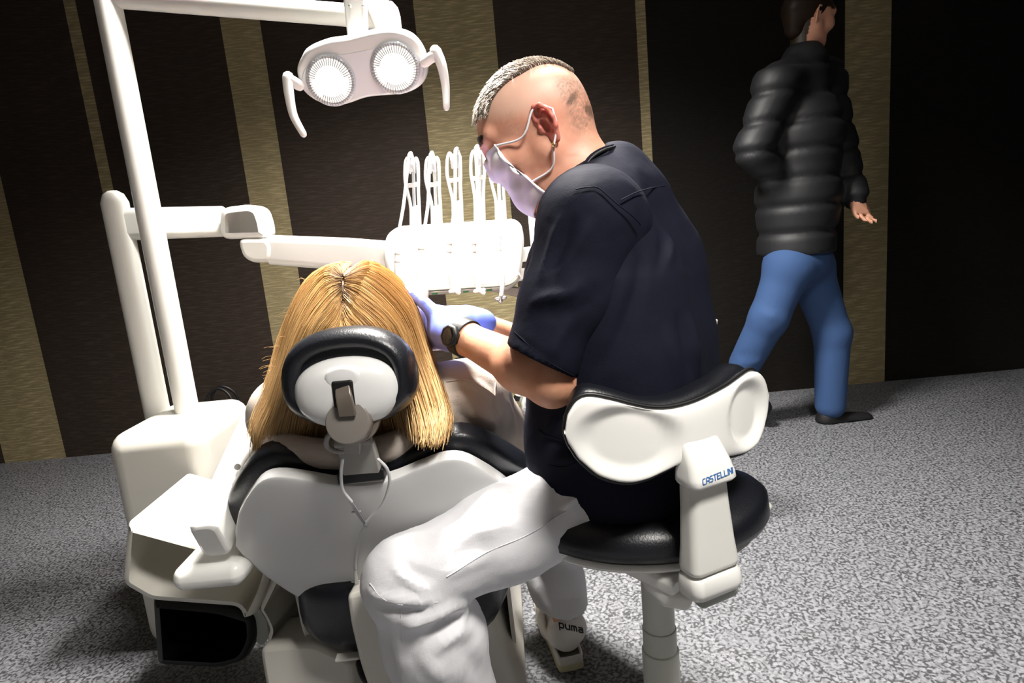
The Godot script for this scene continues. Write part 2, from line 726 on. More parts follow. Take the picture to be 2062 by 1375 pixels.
	M.vinyl.albedo_texture = tex_from(768, func(i: int) -> Color:
		var a := f1[i] / 255.0
		var b := f2[i] / 255.0
		var c := f3[i] / 255.0
		var g := lerpf(0.58, 0.68, b)
		g = lerpf(g, 0.47, smoothstep(0.5, 0.62, c) * 0.55)
		g = lerpf(g, 0.30, smoothstep(0.62, 0.79, a * 0.62 + b * 0.2 + c * 0.3))
		g = lerpf(g, 0.77, smoothstep(0.62, 0.8, 1.0 - c) * 0.45)
		g *= 0.77
		return Color(g * 0.975, g * 0.985, g * 1.02))
	M.vinyl.uv1_triplanar = true
	M.vinyl.uv1_world_triplanar = true
	M.vinyl.uv1_scale = Vector3(1.05, 1.05, 1.05)
	M.plaster = mat(Color8(205, 202, 196), 0.9)
	M.wall_side = mat(Color8(120, 112, 96), 0.9)

func boxm(c: Vector3, s: Vector3) -> MB:
	var mb := MB.new()
	var pv := PackedVector3Array()
	var tri := PackedInt32Array()
	for ax in 3:
		for sg in [-1, 1]:
			var nrm := Vector3.ZERO
			nrm[ax] = sg
			var a := Vector3.ZERO
			a[(ax + 1) % 3] = 1
			var b := Vector3.ZERO
			b[(ax + 2) % 3] = 1
			var b0 := pv.size()
			for q in [[-1, -1], [1, -1], [1, 1], [-1, 1]]:
				pv.append(c + (nrm + a * q[0] + b * q[1]) * s * 0.5)
			if sg > 0: tri.append_array([b0, b0 + 1, b0 + 2, b0, b0 + 2, b0 + 3])
			else: tri.append_array([b0, b0 + 2, b0 + 1, b0, b0 + 3, b0 + 2])
	mb.piece(pv, tri)
	return mb

func setting() -> void:
	var zx := -WALL_D
	struct("floor", boxm(Vector3(0, -0.05, -0.6), Vector3(6.6, 0.1, 6.0)), M.vinyl)
	struct("ceiling", boxm(Vector3(0, 2.65, -0.6), Vector3(6.6, 0.1, 6.0)), M.plaster)
	struct("wall_left", boxm(Vector3(-3.25, 1.3, -0.6), Vector3(0.1, 2.6, 6.0)), M.wall_side)
	struct("wall_right", boxm(Vector3(3.25, 1.3, -0.6), Vector3(0.1, 2.6, 6.0)), M.paper_dark)
	struct("wall_rear", boxm(Vector3(0, 1.3, 2.35), Vector3(6.6, 2.6, 0.1)), M.plaster)
	# back wall: wallpaper in upright stripes
	var wall := Node3D.new()
	wall.name = "wall_back"
	wall.set_meta("kind", "structure")
	add_child(wall)
	var ed := [-3.2]
	var l0 := P(514, 475, WALL_D).x
	var l2 := P(864, 295, WALL_D).x
	for q in [l0 - 1.62, l0 - 1.27, l0 - 0.76, l0 - 0.7]: ed.append(q)
	for q in [[514, 475], [566, 321], [864, 295], [1020, 320], [1287, 165], [1307, 175]]: ed.append(P(q[0], q[1], WALL_D).x)
	ed.append(P(1700, 300, WALL_D).x)
	ed.append(P(1790, 300, WALL_D).x)
	ed.append(3.2)
	for i in ed.size() - 1:
		var x0: float = ed[i]
		var x1: float = ed[i + 1]
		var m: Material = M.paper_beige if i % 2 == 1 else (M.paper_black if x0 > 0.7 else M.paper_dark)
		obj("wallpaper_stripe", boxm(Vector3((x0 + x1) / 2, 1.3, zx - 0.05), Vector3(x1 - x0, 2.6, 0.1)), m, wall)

func ceiling_panel(c: Vector3, s: Vector2, energy: float, label: String) -> void:
	var o := thing("ceiling_light", label, "light")
	var f := MB.new()
	for q in [[0, -1], [0, 1], [-1, 0], [1, 0]]:
		if q[0] == 0: f.rbox(c + Vector3(0, 0, q[1] * s.y / 2), Vector3(s.x + 0.04, 0.03, 0.02), 0.004)
		else: f.rbox(c + Vector3(q[0] * s.x / 2, 0, 0), Vector3(0.02, 0.03, s.y - 0.02), 0.004)
	obj("frame", f, M.white2, o)
	var g := MB.new()
	g.rbox(c + Vector3(0, 0.002, 0), Vector3(s.x - 0.022, 0.012, s.y - 0.022), 0.003)
	obj("diffuser", g, M.panel, o)
	settle(o, c)
	# recessed fitting: its light falls in a wide cone
	var l := SpotLight3D.new()
	l.name = "ceiling_lamp"
	l.light_color = Color8(255, 250, 243)
	l.light_energy = energy
	l.light_size = s.y * 0.5
	l.spot_angle = 72.0
	l.spot_angle_attenuation = 0.8
	l.spot_range = 9.0
	l.shadow_enabled = true
	add_child(l, true)
	l.transform = Transform3D(Basis(Vector3.RIGHT, -PI / 2), c + Vector3(0, -0.03, 0))

func plane_xf(o: Vector3, n: Vector3, x := Vector3.RIGHT) -> Transform3D:
	n = n.normalized()
	x = (x - n * x.dot(n)).normalized()
	return Transform3D(Basis(x, n.cross(x), n), o)

# where the line of sight through a photo point meets the XY plane of a frame, in that frame's units
func on(px: float, py: float, xf: Transform3D, off := 0.0) -> Vector2:
	var r := P(px, py, 1.0) - Vector3(0, EYE, 0)
	var n := xf.basis.z
	var t := (xf.origin + n * off - Vector3(0, EYE, 0)).dot(n) / r.dot(n)
	var l := xf.affine_inverse() * (Vector3(0, EYE, 0) + r * t)
	return Vector2(l.x, l.y)

func outline(list: Array, xf: Transform3D, sub := 4) -> PackedVector2Array:
	var a := []
	for q in list: a.append(on(q[0], q[1], xf))
	return PackedVector2Array(catmull(a, sub, true))

func poly(list: Array, xf: Transform3D, r := 0.0) -> PackedVector2Array:
	var a := []
	for q in list: a.append(on(q[0], q[1], xf))
	if r <= 0: return PackedVector2Array(a)
	var o := PackedVector2Array()
	var k := a.size()
	for i in k:
		var p: Vector2 = a[i]
		var b: Vector2 = a[(i + k - 1) % k] - p
		var c: Vector2 = a[(i + 1) % k] - p
		var rr := minf(r, minf(b.length(), c.length()) * 0.45)
		var s := p + b.normalized() * rr
		var e := p + c.normalized() * rr
		for q in 5:
			var t := q / 4.0
			o.append(s.lerp(p, t).lerp(p.lerp(e, t), t))
	return o

func path(list: Array, sub := 5) -> Array:
	var a := []
	for q in list: a.append(P(q[0], q[1], q[2]))
	return catmull(a, sub)

# ---------------------------------------------------------------- lamp
func operating_lamp() -> void:
	var o := thing("operating_lamp", "white twin-lens dental operating lamp lit on a jointed ceiling-high arm", "lamp")
	var xf := plane_xf(P(735, 135, 1.55), Vector3(0, -0.4, 1))
	var out := outline([[597, 140], [605, 115], [620, 95], [660, 78], [700, 72], [750, 60], [790, 56], [830, 68], [855, 100], [862, 140], [850, 170], [820, 188], [780, 193], [740, 197], [700, 210], [670, 214], [630, 200], [605, 170]], xf, 5)
	var mb := MB.new()
	mb.prism(out, [[0.055, -0.085], [0.035, -0.08], [0.014, -0.06], [0.003, -0.035], [0.0, -0.015], [0.002, 0.0], [0.007, 0.008], [0.013, 0.010], [0.03, 0.011]], xf)
	obj("housing", mb, M.white, o)
	mb = MB.new()
	var face := xf
	mb.prism(outline([[608, 160], [618, 132], [650, 113], [700, 105], [742, 97], [782, 88], [822, 93], [848, 115], [855, 142], [845, 168], [815, 183], [780, 188], [740, 192], [700, 205], [670, 209], [632, 196], [612, 178]], face, 5), [[0.0, -0.004], [0.0, 0.009], [0.003, 0.0125]], face)
	obj("face_plate", mb, M.face, o)
	for q in [[669, 160], [797, 135]]:
		var c2 := on(q[0], q[1], xf)
		var c := xf * Vector3(c2.x, c2.y, 0.012)
		var b := Transform3D(Basis(xf.basis.x, xf.basis.z, -xf.basis.y), c)
		var lens := MB.new()
		lens.lathe([[0.001, 0.020], [0.02, 0.019], [0.036, 0.015], [0.046, 0.009], [0.05, 0.003], [0.05, -0.002]], b, 40)
		var ln := obj("lens", lens, M.lens, o)
		var rim := MB.new()
		rim.lathe([[0.048, 0.0], [0.0485, 0.008], [0.0535, 0.007], [0.058, 0.002], [0.058, -0.004]], b, 48)
		obj("lens_rim", rim, M.lens_rim, ln)
		var rib := MB.new()
		for k in 52:
			var a := TAU * k / 52.0
			var inner := 0.043 if sin(a) > -0.2 and sin(a) < 0.75 else 0.034
			var p0 := b * Vector3(cos(a) * 0.0545, 0.0075, sin(a) * 0.0545)
			var p1 := b * Vector3(cos(a + 0.03) * inner, 0.0162 if inner < 0.04 else 0.0128, sin(a + 0.03) * inner)
			rib.tube([p0, b * Vector3(cos(a + 0.015) * 0.047, 0.0102, sin(a + 0.015) * 0.047), p1], 0.0009, 4, false)
		var rb := obj("lens_ribs", rib, M.post_grey, ln)
		rb.set_meta("kind", "stuff")
		var l := SpotLight3D.new()
		l.name = "lamp_beam"
		l.light_color = Color8(255, 250, 240)
		l.light_energy = 3.0
		l.spot_angle = 24.0
		l.spot_angle_attenuation = 0.9
		l.spot_range = 8.0
		l.light_size = 0.045
		l.shadow_enabled = true
		add_child(l, true)
		l.look_at_from_position(c + xf.basis.z * 0.03, P(815, 640, 1.30), Vector3.UP)
	# handles
	for h in [[[[602, 172, 1.53], [590, 164, 1.525], [581, 160, 1.52]], [[580, 156, 1.52], [582, 188, 1.515], [591, 232, 1.51], [611, 270, 1.50]]], [[[856, 125, 1.53], [868, 116, 1.525], [877, 112, 1.52]], [[877, 103, 1.52], [889, 130, 1.515], [897, 172, 1.51], [899, 216, 1.50]]]]:
		mb = MB.new()
		var st := path(h[0], 3)
		mb.tube(st, 0.0125, 12)
		var hd := path(h[1], 6)
		var rad := []
		for i in hd.size(): rad.append(lerpf(0.0135, 0.0078, float(i) / (hd.size() - 1)))
		mb.tube(hd, rad, 12, true, Color.WHITE, 0.9)
		obj("handle", mb, M.white, o)
	# neck, joint arm and long arm
	mb = MB.new()
	mb.beam([P(714, -150, 1.60), P(716, 10, 1.61), P(722, 85, 1.60)], [0.052, 0.052, 0.046], [0.03, 0.03, 0.03], 0.006, Vector3.BACK)
	obj("neck", mb, M.white, o)
	for q in [[704, 11], [731, 11]]:
		mb = MB.new()
		mb.lathe([[0.001, 0.0], [0.0035, 0.0], [0.0035, -0.01]], Transform3D(Basis(Vector3.RIGHT, PI / 2), P(q[0], q[1], 1.585)), 10)
		obj("screw", mb, M.arm_grey, o)
	mb = MB.new()
	mb.beam([P(728, -60, 1.68), P(786, 70, 1.66)], [0.056, 0.056], [0.05, 0.05], 0.008, Vector3.BACK)
	obj("joint_arm", mb, M.arm_grey, o)
	mb = MB.new()
	mb.tube([P(215, -8, 1.75), P(480, 13, 1.75), P(770, 36, 1.75)], 0.0275, 20, false)
	obj("long_arm", mb, M.white2, o)
	mb = MB.new()
	mb.lathe([[0.001, 0.04], [0.018, 0.036], [0.029, 0.022], [0.033, 0.0], [0.033, -0.03], [0.028, -0.045], [0.012, -0.05], [0.001, -0.05]], Transform3D(Basis.IDENTITY, P(781, 36, 1.75)), 28)
	obj("arm_joint", mb, M.white2, o)
	mb = MB.new()
	var pt := P(215, -8, 1.75)
	mb.tube([Vector3(pt.x, 0.62, pt.z), Vector3(pt.x, pt.y + 0.06, pt.z)], 0.032, 24, true)
	obj("pole", mb, M.white2, o)
	settle(o, Vector3(pt.x, 0.62, pt.z))

# ---------------------------------------------------------------- instrument unit
func instrument_unit() -> void:
	var o := thing("instrument_unit", "white dental instrument console on a swing arm behind the patient", "dental unit")
	var xf := plane_xf(P(915, 515, 1.78), Vector3(0, 0.15, 1))
	var out := poly([[770, 520], [776, 472], [800, 454], [1036, 439], [1050, 450], [1056, 478], [1052, 535], [1044, 562], [1024, 575], [812, 588], [786, 572]], xf, 0.02)
	var mb := MB.new()
	mb.prism(out, [[0.03, -0.20], [0.008, -0.185], [0.0, -0.16], [0.0, -0.012], [0.002, -0.005], [0.008, 0.0], [0.014, 0.001]], xf)
	obj("console", mb, M.white, o)
	mb = MB.new()
	mb.prism(poly([[808, 580], [1022, 566], [1046, 548], [1049, 558], [1034, 573], [1022, 579], [812, 593]], xf, 0.004), [[0.002, -0.15], [0, -0.14], [0, -0.004], [0.002, 0.003], [0.003, 0.004]], xf)
	obj("lower_trim", mb, M.white2, o)
	# swing arm and its joint
	mb = MB.new()
	mb.beam([P(548, 503, 1.90), P(700, 512, 1.90), P(800, 520, 1.88)], [0.07, 0.07, 0.07], [0.088, 0.098, 0.098], 0.022, Vector3.UP)
	obj("swing_arm", mb, M.white, o)
	mb = MB.new()
	mb.prism(poly([[476, 480], [536, 480], [546, 495], [545, 518], [538, 529], [508, 529], [488, 518]], plane_xf(P(510, 505, 1.86), Vector3.BACK), 0.028), [[0.008, -0.1], [0.0, -0.09], [0.0, -0.01], [0.004, -0.002], [0.012, 0.0]], plane_xf(P(510, 505, 1.86), Vector3.BACK))
	obj("elbow", mb, M.white2, o)
	mb = MB.new()
	mb.prism(poly([[440, 418], [500, 411], [520, 420], [530, 448], [534, 480], [440, 482]], plane_xf(P(500, 450, 1.86), Vector3.BACK), 0.03), [[0.015, -0.11], [0.0, -0.09], [0.0, -0.014], [0.006, -0.003], [0.018, 0.0]], plane_xf(P(500, 450, 1.86), Vector3.BACK))
	obj("elbow_cover", mb, M.white, o)
	mb = MB.new()
	mb.beam([P(450, 446, 1.92), P(240, 452, 1.80)], [0.06, 0.06], [0.09, 0.09], 0.02, Vector3.UP)
	obj("rear_arm", mb, M.white2, o)
	# bars on the right of the console
	mb = MB.new()
	mb.beam([P(1046, 513, 1.84), P(1100, 508, 1.84)], [0.03, 0.03], [0.042, 0.04], 0.008, Vector3.UP)
	obj("side_bar", mb, M.white, o)
	mb = MB.new()
	mb.beam([P(1040, 553, 1.82), P(1100, 549, 1.82)], [0.03, 0.03], [0.036, 0.036], 0.007, Vector3.UP)
	obj("side_bar", mb, M.white, o)
	mb = MB.new()
	mb.beam([P(980, 577, 1.88), P(1060, 591, 1.90), P(1437, 648, 1.96)], [0.05, 0.05, 0.05], [0.022, 0.03, 0.022], 0.005, Vector3.UP)
	obj("tray_bar", mb, M.arm_grey, o, "long pale bar ending behind the dentist's back")
	mb = MB.new()
	var px := plane_xf(P(1100, 480, 1.93), Vector3(0, 0.05, 1))
	mb.prism(poly([[1061, 400], [1150, 396], [1160, 530], [1073, 539]], px, 0.008), [[0.003, -0.03], [0, -0.027], [0, -0.003], [0.003, 0.0]], px)
	var cp := obj("control_panel", mb, M.white, o)
	mb = MB.new()
	mb.prism(outline([[1080, 452], [1086, 448], [1093, 453], [1095, 464], [1091, 474], [1083, 474], [1079, 464]], px, 3), [[0, 0.0], [0, 0.0012]], px)
	obj("emblem", mb, M.pale_blue, cp, "pale blue round emblem")
	mb = MB.new()
	var ec := on(1087, 462, px)
	for r in [[0.0085, 0.0065], [0.0035, 0.0]]:
		mb.lathe([[maxf(r[1], 0.0003), 0.0], [maxf(r[1], 0.0003), 0.002], [r[0], 0.002], [r[0], 0.0]], Transform3D(Basis(px.basis.x, px.basis.z, -px.basis.y), px * Vector3(ec.x, ec.y, 0)), 24)
	obj("emblem_ring", mb, M.pale_ring, cp)
	for q in [[822, 594], [875, 589], [938, 585], [985, 582]]:
		mb = MB.new()
		mb.rbox(P(q[0], q[1], 1.79), Vector3(0.016, 0.011, 0.012), 0.002)
		obj("green_button", mb, M.green, o, "small dark green button")
	# whip arms: [top x, top y, foot x, foot y]
	var wh := [[829, 316, 837, 462], [871, 315, 880, 460], [914, 306, 922, 455], [962, 302, 966, 450], [1000, 306, 1009, 448]]
	for i in wh.size():
		var q = wh[i]
		var tx: float = q[0]
		var ty: float = q[1]
		var dx: float = (q[2] - tx)
		var d := 1.84
		mb = MB.new()
		# two side rails that draw together above the console
		for sgn in [-1, 1]:
			var pts := path([[tx + sgn * 9.0, ty + 3, d], [tx + sgn * 12.5, ty + 14, d], [tx + sgn * 13.5, ty + 45, d], [tx + sgn * 11 + dx * 0.3, ty + 70, d], [tx + sgn * 8.5 + dx * 0.8, ty + 100, d], [tx + sgn * 8.5 + dx, q[3], d]], 4)
			mb.tube(pts, 0.0052, 8, true, Color.WHITE, 1.7, Vector3.BACK)
		# foot plate
		var fx := plane_xf(P(q[2], q[3] - 15, d), Vector3.BACK)
		mb.prism(poly([[tx + dx * 0.8 - 8, ty + 102], [tx + dx * 0.8 + 8, ty + 96], [q[2] + 9, q[3]], [q[2] - 9, q[3]]], fx, 0.004), [[0.002, -0.008], [0, -0.006], [0, 0.006], [0.002, 0.008]], fx)
		# cross piece
		mb.beam([P(tx - 10 + dx * 0.15, ty + 58, d), P(tx + 12 + dx * 0.15, ty + 55, d)], [0.012, 0.012], [0.013, 0.013], 0.003)
		var w := obj("whip_arm", mb, M.white, o)
		# pulley wheel at the top
		mb = MB.new()
		mb.lathe([[0.001, -0.009], [0.022, -0.009], [0.024, -0.006], [0.018, -0.003], [0.018, 0.003], [0.024, 0.006], [0.022, 0.009], [0.001, 0.009]], Transform3D(Basis(Vector3.BACK, PI / 2), P(tx, ty + 17, d)), 24)
		obj("pulley", mb, M.hose, w)
	settle(o, Vector3(P(240, 452, 1.80).x, 0.8, -1.8))
	# handpieces hanging in front, each with its hose over a whip arm
	handpiece("air_water_syringe", "slim white handpiece with a hose, leftmost on the console, beside blonde hair", [[824, 312, 1.81], [820, 345, 1.80], [813, 410, 1.77], [803, 470, 1.745], [800, 512, 1.735]], [[800, 508, 1.735], [800, 540, 1.73], [801, 575, 1.725]], [0.007, 0.008, 0.007], 0)
	handpiece("curing_lamp", "white handpiece with a wide cup end hanging second from the left", [[867, 311, 1.81], [864, 345, 1.80], [862, 410, 1.77], [853, 470, 1.745], [848, 500, 1.735]], [[848, 496, 1.735], [848, 545, 1.73], [848, 578, 1.73]], [0.008, 0.010, 0.011], 1)
	handpiece("turbine_handpiece", "middle white angled handpiece hanging on the instrument console", [[917, 303, 1.81], [917, 345, 1.80], [916, 410, 1.77], [908, 470, 1.745], [905, 492, 1.735]], [[905, 488, 1.735], [903, 520, 1.73], [905, 550, 1.725], [909, 570, 1.725], [914, 582, 1.72]], [0.0078, 0.0085, 0.0075, 0.007, 0.0062], 2)
	handpiece("turbine_handpiece", "white angled handpiece hanging fourth from the left on the console", [[958, 298, 1.81], [960, 345, 1.80], [962, 410, 1.77], [957, 470, 1.745], [954, 492, 1.735]], [[954, 488, 1.735], [952, 520, 1.73], [955, 550, 1.725], [960, 572, 1.725], [964, 582, 1.72]], [0.0078, 0.0085, 0.0075, 0.007, 0.0062], 2)
	handpiece("scaler_handpiece", "longest white handpiece, rightmost on the console, hanging below its edge", [[997, 303, 1.81], [1003, 345, 1.80], [1006, 410, 1.77], [1006, 470, 1.745], [1004, 505, 1.735]], [[1004, 500, 1.735], [1009, 535, 1.725], [1012, 570, 1.72], [1009, 597, 1.715]], [0.0065, 0.0075, 0.0068, 0.0055], 3)

func handpiece(called: String, label: String, hose: Array, grip: Array, rad: Array, kind: int) -> void:
	var o := thing(called, label, "handpiece", "handpieces hanging on the instrument console")
	var mb := MB.new()
	var h := path(hose, 6)
	mb.tube(h, 0.0048, 8)
	# the hose runs back down behind the whip arm
	var b := path([[hose[0][0], hose[0][1], 1.81], [hose[0][0] + 4, hose[0][1] - 3, 1.84], [hose[0][0] + 8, hose[0][1] + 20, 1.87], [hose[0][0] + 10, hose[0][1] + 90, 1.88], [hose[0][0] + 14, 455, 1.88]], 5)
	mb.tube(b, 0.0048, 8)
	obj("hose", mb, M.hose, o)
	var g := path(grip, 5)
	var rr := []
	for i in g.size():
		var t := float(i) / (g.size() - 1) * (rad.size() - 1)
		var k := mini(int(t), rad.size() - 2)
		rr.append(lerpf(rad[k], rad[k + 1], t - k))
	mb = MB.new()
	mb.tube(g, rr, 14)
	obj("grip", mb, M.white, o)
	for k in 2:
		mb = MB.new()
		var p: Vector3 = g[0].lerp(g[min(5, g.size() - 1)], 0.12 + 0.5 * k)
		var t: Vector3 = (g[1] - g[0]).normalized()
		mb.tube([p - t * 0.002, p + t * 0.002], rr[0] + 0.0008, 14, false)
		obj("collar", mb, M.arm_grey, o)
	var e: Vector3 = g[g.size() - 1]
	var et: Vector3 = (g[g.size() - 1] - g[g.size() - 2]).normalized()
	mb = MB.new()
	if kind == 1:
		var y := -et
		var x := y.cross(Vector3.BACK).normalized()
		mb.lathe([[0.009, 0.012], [0.018, 0.006], [0.0205, -0.008], [0.0205, -0.028], [0.0185, -0.03], [0.017, -0.029], [0.016, -0.018], [0.001, -0.018]], Transform3D(Basis(x, y, x.cross(y)), e), 28)
		obj("cup", mb, M.white, o)
	elif kind >= 2:
		mb.tube([e, e + et * 0.012 + Vector3(0.008 if kind == 2 else 0.0, 0, 0)], 0.0068, 12)
		var s := e + et * 0.006
		mb.tube([s + Vector3(-0.012, 0.0, 0.0), s + Vector3(0.012, 0.002, 0.0)], 0.0055, 10)
		obj("head", mb, M.steel if kind == 3 else M.white, o)
	else:
		mb.tube([e, e + et * 0.03], 0.003, 8)
		obj("nozzle", mb, M.steel, o)
	settle(o, e)

# ---------------------------------------------------------------- patient chair
var chair_x := -0.265
func back_xf() -> Transform3D:
	return plane_xf(Vector3(chair_x, 0.52, -1.075), Vector3(0, -0.15, 0.34))

func dental_chair() -> void:
	var o := thing("dental_chair", "reclined dental chair with grey-white shell, black upholstery and round-knob headrest", "dental chair")
	var bx := back_xf()
	var top := [[-0.266, 0.034], [-0.255, 0.07], [-0.232, 0.118], [-0.205, 0.155], [-0.17, 0.192], [-0.14, 0.203], [-0.10, 0.196], [-0.05, 0.180], [0.0, 0.172], [0.05, 0.180], [0.10, 0.197], [0.14, 0.206], [0.17, 0.196], [0.205, 0.160], [0.232, 0.122], [0.255, 0.07], [0.266, 0.034]]
	var bot := [[-0.266, 0.030], [-0.262, 0.0], [-0.24, -0.061], [-0.2, -0.123], [-0.16, -0.162], [-0.12, -0.189], [-0.06, -0.2], [0.0, -0.2], [0.06, -0.2], [0.12, -0.189], [0.16, -0.162], [0.2, -0.123], [0.24, -0.061], [0.262, 0.0], [0.266, 0.030]]
	var st := cos_stations(-0.265, 0.265, 56)
	var mb := MB.new()
	lobed(mb, st, top, bot, 0.016, func(s: float, h: float, z: float) -> Vector3:
		return bx * Vector3(s, h, z + 0.03 - 0.35 * s * s - 0.10 * h * h), 0.0, null, 56, 0.22)
	obj("backrest_shell", mb, M.shell, o)
	var ctop := []
	for q in [[-0.285, 0.06], [-0.268, 0.112], [-0.240, 0.150], [-0.205, 0.188], [-0.172, 0.212], [-0.145, 0.214], [-0.10, 0.198], [-0.05, 0.182], [0.0, 0.176]]: ctop.append(q)
	for i in range(7, -1, -1): ctop.append([-ctop[i][0], ctop[i][1]])
	var cbot := []
	for q in [[-0.285, 0.05], [-0.276, 0.0], [-0.253, -0.066], [-0.21, -0.13], [-0.168, -0.170], [-0.12, -0.198], [-0.06, -0.21], [0.0, -0.21]]: cbot.append(q)
	for i in range(6, -1, -1): cbot.append([-cbot[i][0], cbot[i][1]])
	mb = MB.new()
	lobed(mb, cos_stations(-0.283, 0.283, 56), ctop, cbot, 0.036, func(s: float, h: float, z: float) -> Vector3:
		return bx * Vector3(s, h, z - 0.028 - 0.25 * s * s), 0.0, null, 56, 0.5)
	obj("backrest_cushion", mb, M.leather, o)
	# slot and headrest post
	mb = MB.new()
	mb.rbox(P(730, 953, 0.975), Vector3(0.078, 0.02, 0.03), 0.003, Basis(Vector3.BACK, 0.02))
	obj("post_slot", mb, M.black, o)
	mb = MB.new()
	mb.beam([P(716, 893, 0.955), P(726, 930, 0.963), P(733, 965, 0.972)], [0.060, 0.062, 0.064], [0.016, 0.016, 0.016], 0.004, Vector3.BACK)
	obj("headrest_post", mb, M.post_grey, o)
	# headrest
	var hx := plane_xf(P(700, 775, 0.945), Vector3(0, 0.10, 1))
	var ho := []
	for i in 40:
		var a := TAU * i / 40.0
		var sx := 0.108 * pw(cos(a), 0.85)
		var sy2 := (0.087 if sin(a) > 0 else 0.072) * pw(sin(a), 0.85)
		ho.append(Vector2(sx, sy2 + 0.004))
	mb = MB.new()
	mb.prism(PackedVector2Array(ho), [[0.04, -0.070], [0.018, -0.066], [0.005, -0.052], [0.0, -0.030], [0.001, -0.012], [0.006, 0.002], [0.014, 0.011], [0.022, 0.014], [0.03, 0.010], [0.034, 0.0]], hx)
	var hc := obj("headrest_cushion", mb, M.leather, o)
	mb = MB.new()
	var rows := []
	for q in [[1.0, -0.012], [1.0, 0.004], [0.97, 0.012], [0.88, 0.021], [0.72, 0.028], [0.5, 0.0325], [0.25, 0.034], [0.03, 0.034]]:
		var r := PackedVector3Array()
		for i in 48:
			var a := TAU * i / 48.0
			var x: float = 0.0825 * pw(cos(a), 0.9) * q[0]
			var y: float = (0.053 if sin(a) > 0 else 0.058) * pw(sin(a), 0.9) * q[0] - 0.008
			r.append(hx * Vector3(x, y, q[1]))
		rows.append(r)
	mb.grid(rows)
	var hs := obj("headrest_shell", mb, M.shell, o)
	# raised pad round the slot
	mb = MB.new()
	var pc := on(700, 757, hx)
	mb.lathe([[0.001, 0.0375], [0.02, 0.037], [0.027, 0.035], [0.03, 0.030]], Transform3D(Basis(hx.basis.x, hx.basis.z * 1.0, -hx.basis.y * 0.68), hx * Vector3(pc.x, pc.y, -0.003)), 32)
	obj("slot_pad", mb, M.shell, hs)
	var lc := on(703, 786, hx)
	mb = MB.new()
	mb.rbox(hx * Vector3(lc.x, lc.y, 0.030), Vector3(0.033, 0.042, 0.014), 0.004, hx.basis)
	obj("slot", mb, M.black, hs)
	mb = MB.new()
	mb.beam([P(690, 772, 0.918), P(692, 795, 0.903), P(696, 815, 0.898), P(700, 835, 0.902)], [0.022, 0.024, 0.025, 0.026], [0.008, 0.008, 0.008, 0.008], 0.002, Vector3.BACK)
	obj("release_lever", mb, M.lever, o)
	mb = MB.new()
	var kb := plane_xf(P(700, 850, 0.905), Vector3(0.03, 0.28, 1))
	var kt := Transform3D(Basis(kb.basis.x, kb.basis.z, -kb.basis.y), kb.origin)
	mb.lathe([[0.001, -0.03], [0.035, -0.03], [0.035, -0.006], [0.0335, -0.004], [0.0335, 0.0], [0.0315, 0.003], [0.001, 0.003]], kt, 44)
	obj("clamp_knob", mb, M.knob, o)
	mb = MB.new()
	mb.lathe([[0.001, -0.04], [0.040, -0.04], [0.0405, -0.026], [0.038, -0.024], [0.001, -0.024]], Transform3D(kt.basis, kt.origin + Vector3(0.004, 0.006, 0)), 44)
	obj("clamp_flange", mb, M.lever, o)
	mb = MB.new()
	mb.beam([P(710, 868, 0.93), P(712, 905, 0.945)], [0.028, 0.026], [0.018, 0.018], 0.003, Vector3.BACK)
	mb.tube([P(675, 893, 0.945), P(748, 885, 0.945)], 0.008, 12, false)
	obj("hinge", mb, M.post_grey, o)
	mb = MB.new()
	mb.tube(path([[672, 870, 0.935], [660, 880, 0.94], [658, 897, 0.945], [672, 907, 0.948], [692, 908, 0.952]], 5), 0.0045, 8)
	obj("cable_loop", mb, M.post_grey, o)
	# seat
	mb = MB.new()
	rows = []
	for q in [[-1.045, 0.06, 0.36, 0.41], [-1.05, 0.115, 0.315, 0.43], [-1.07, 0.165, 0.282, 0.445], [-1.10, 0.195, 0.268, 0.455], [-1.16, 0.214, 0.265, 0.462], [-1.3, 0.22, 0.30, 0.462], [-1.6, 0.215, 0.36, 0.47], [-1.85, 0.205, 0.40, 0.485], [-2.0, 0.19, 0.40, 0.49], [-2.25, 0.18, 0.36, 0.45], [-2.45, 0.165, 0.31, 0.40], [-2.52, 0.14, 0.30, 0.38], [-2.54, 0.06, 0.32, 0.36]]:
		var r := PackedVector3Array()
		for i in 36:
			var a := TAU * i / 36.0
			r.append(Vector3(chair_x + q[1] * pw(cos(a), 0.6), (q[2] + q[3]) / 2 + (q[3] - q[2]) / 2 * pw(sin(a), 0.75 if sin(a) < 0 else 0.5), q[0]))
		rows.append(r)
	mb.grid(rows)
	obj("seat_cushion", mb, M.leather, o)
	# lift arm behind the backrest
	var lx := plane_xf(P(760, 1280, 1.0), Vector3(0, 0.12, 1))
	mb = MB.new()
	mb.prism(poly([[697, 1198], [770, 1178], [880, 1180], [900, 1400], [752, 1420], [726, 1345], [706, 1262]], lx, 0.012), [[0.006, -0.06], [0, -0.05], [0, -0.008], [0.003, -0.002], [0.009, 0.0]], lx)
	obj("lift_arm", mb, M.cream, o)
	mb = MB.new()
	mb.tube(path([[722, 1335, 1.03], [730, 1360, 1.01], [748, 1385, 1.0]], 5), 0.006, 8)
	obj("cable", mb, M.black, o)
	# base and covers
	mb = MB.new()
	rows = []
	for q in [[0.0, 0.22, 0.36], [0.01, 0.225, 0.365], [0.05, 0.225, 0.36], [0.12, 0.19, 0.32], [0.20, 0.175, 0.30], [0.262, 0.17, 0.29]]:
		var r := PackedVector3Array()
		for v2 in mb.rr(q[1] * 2, q[2] * 2, 0.12, 6): r.append(Vector3(chair_x + v2.x, q[0], -1.45 + v2.y))
		rows.append(r)
	mb.grid(rows)
	obj("base", mb, M.cream, o)
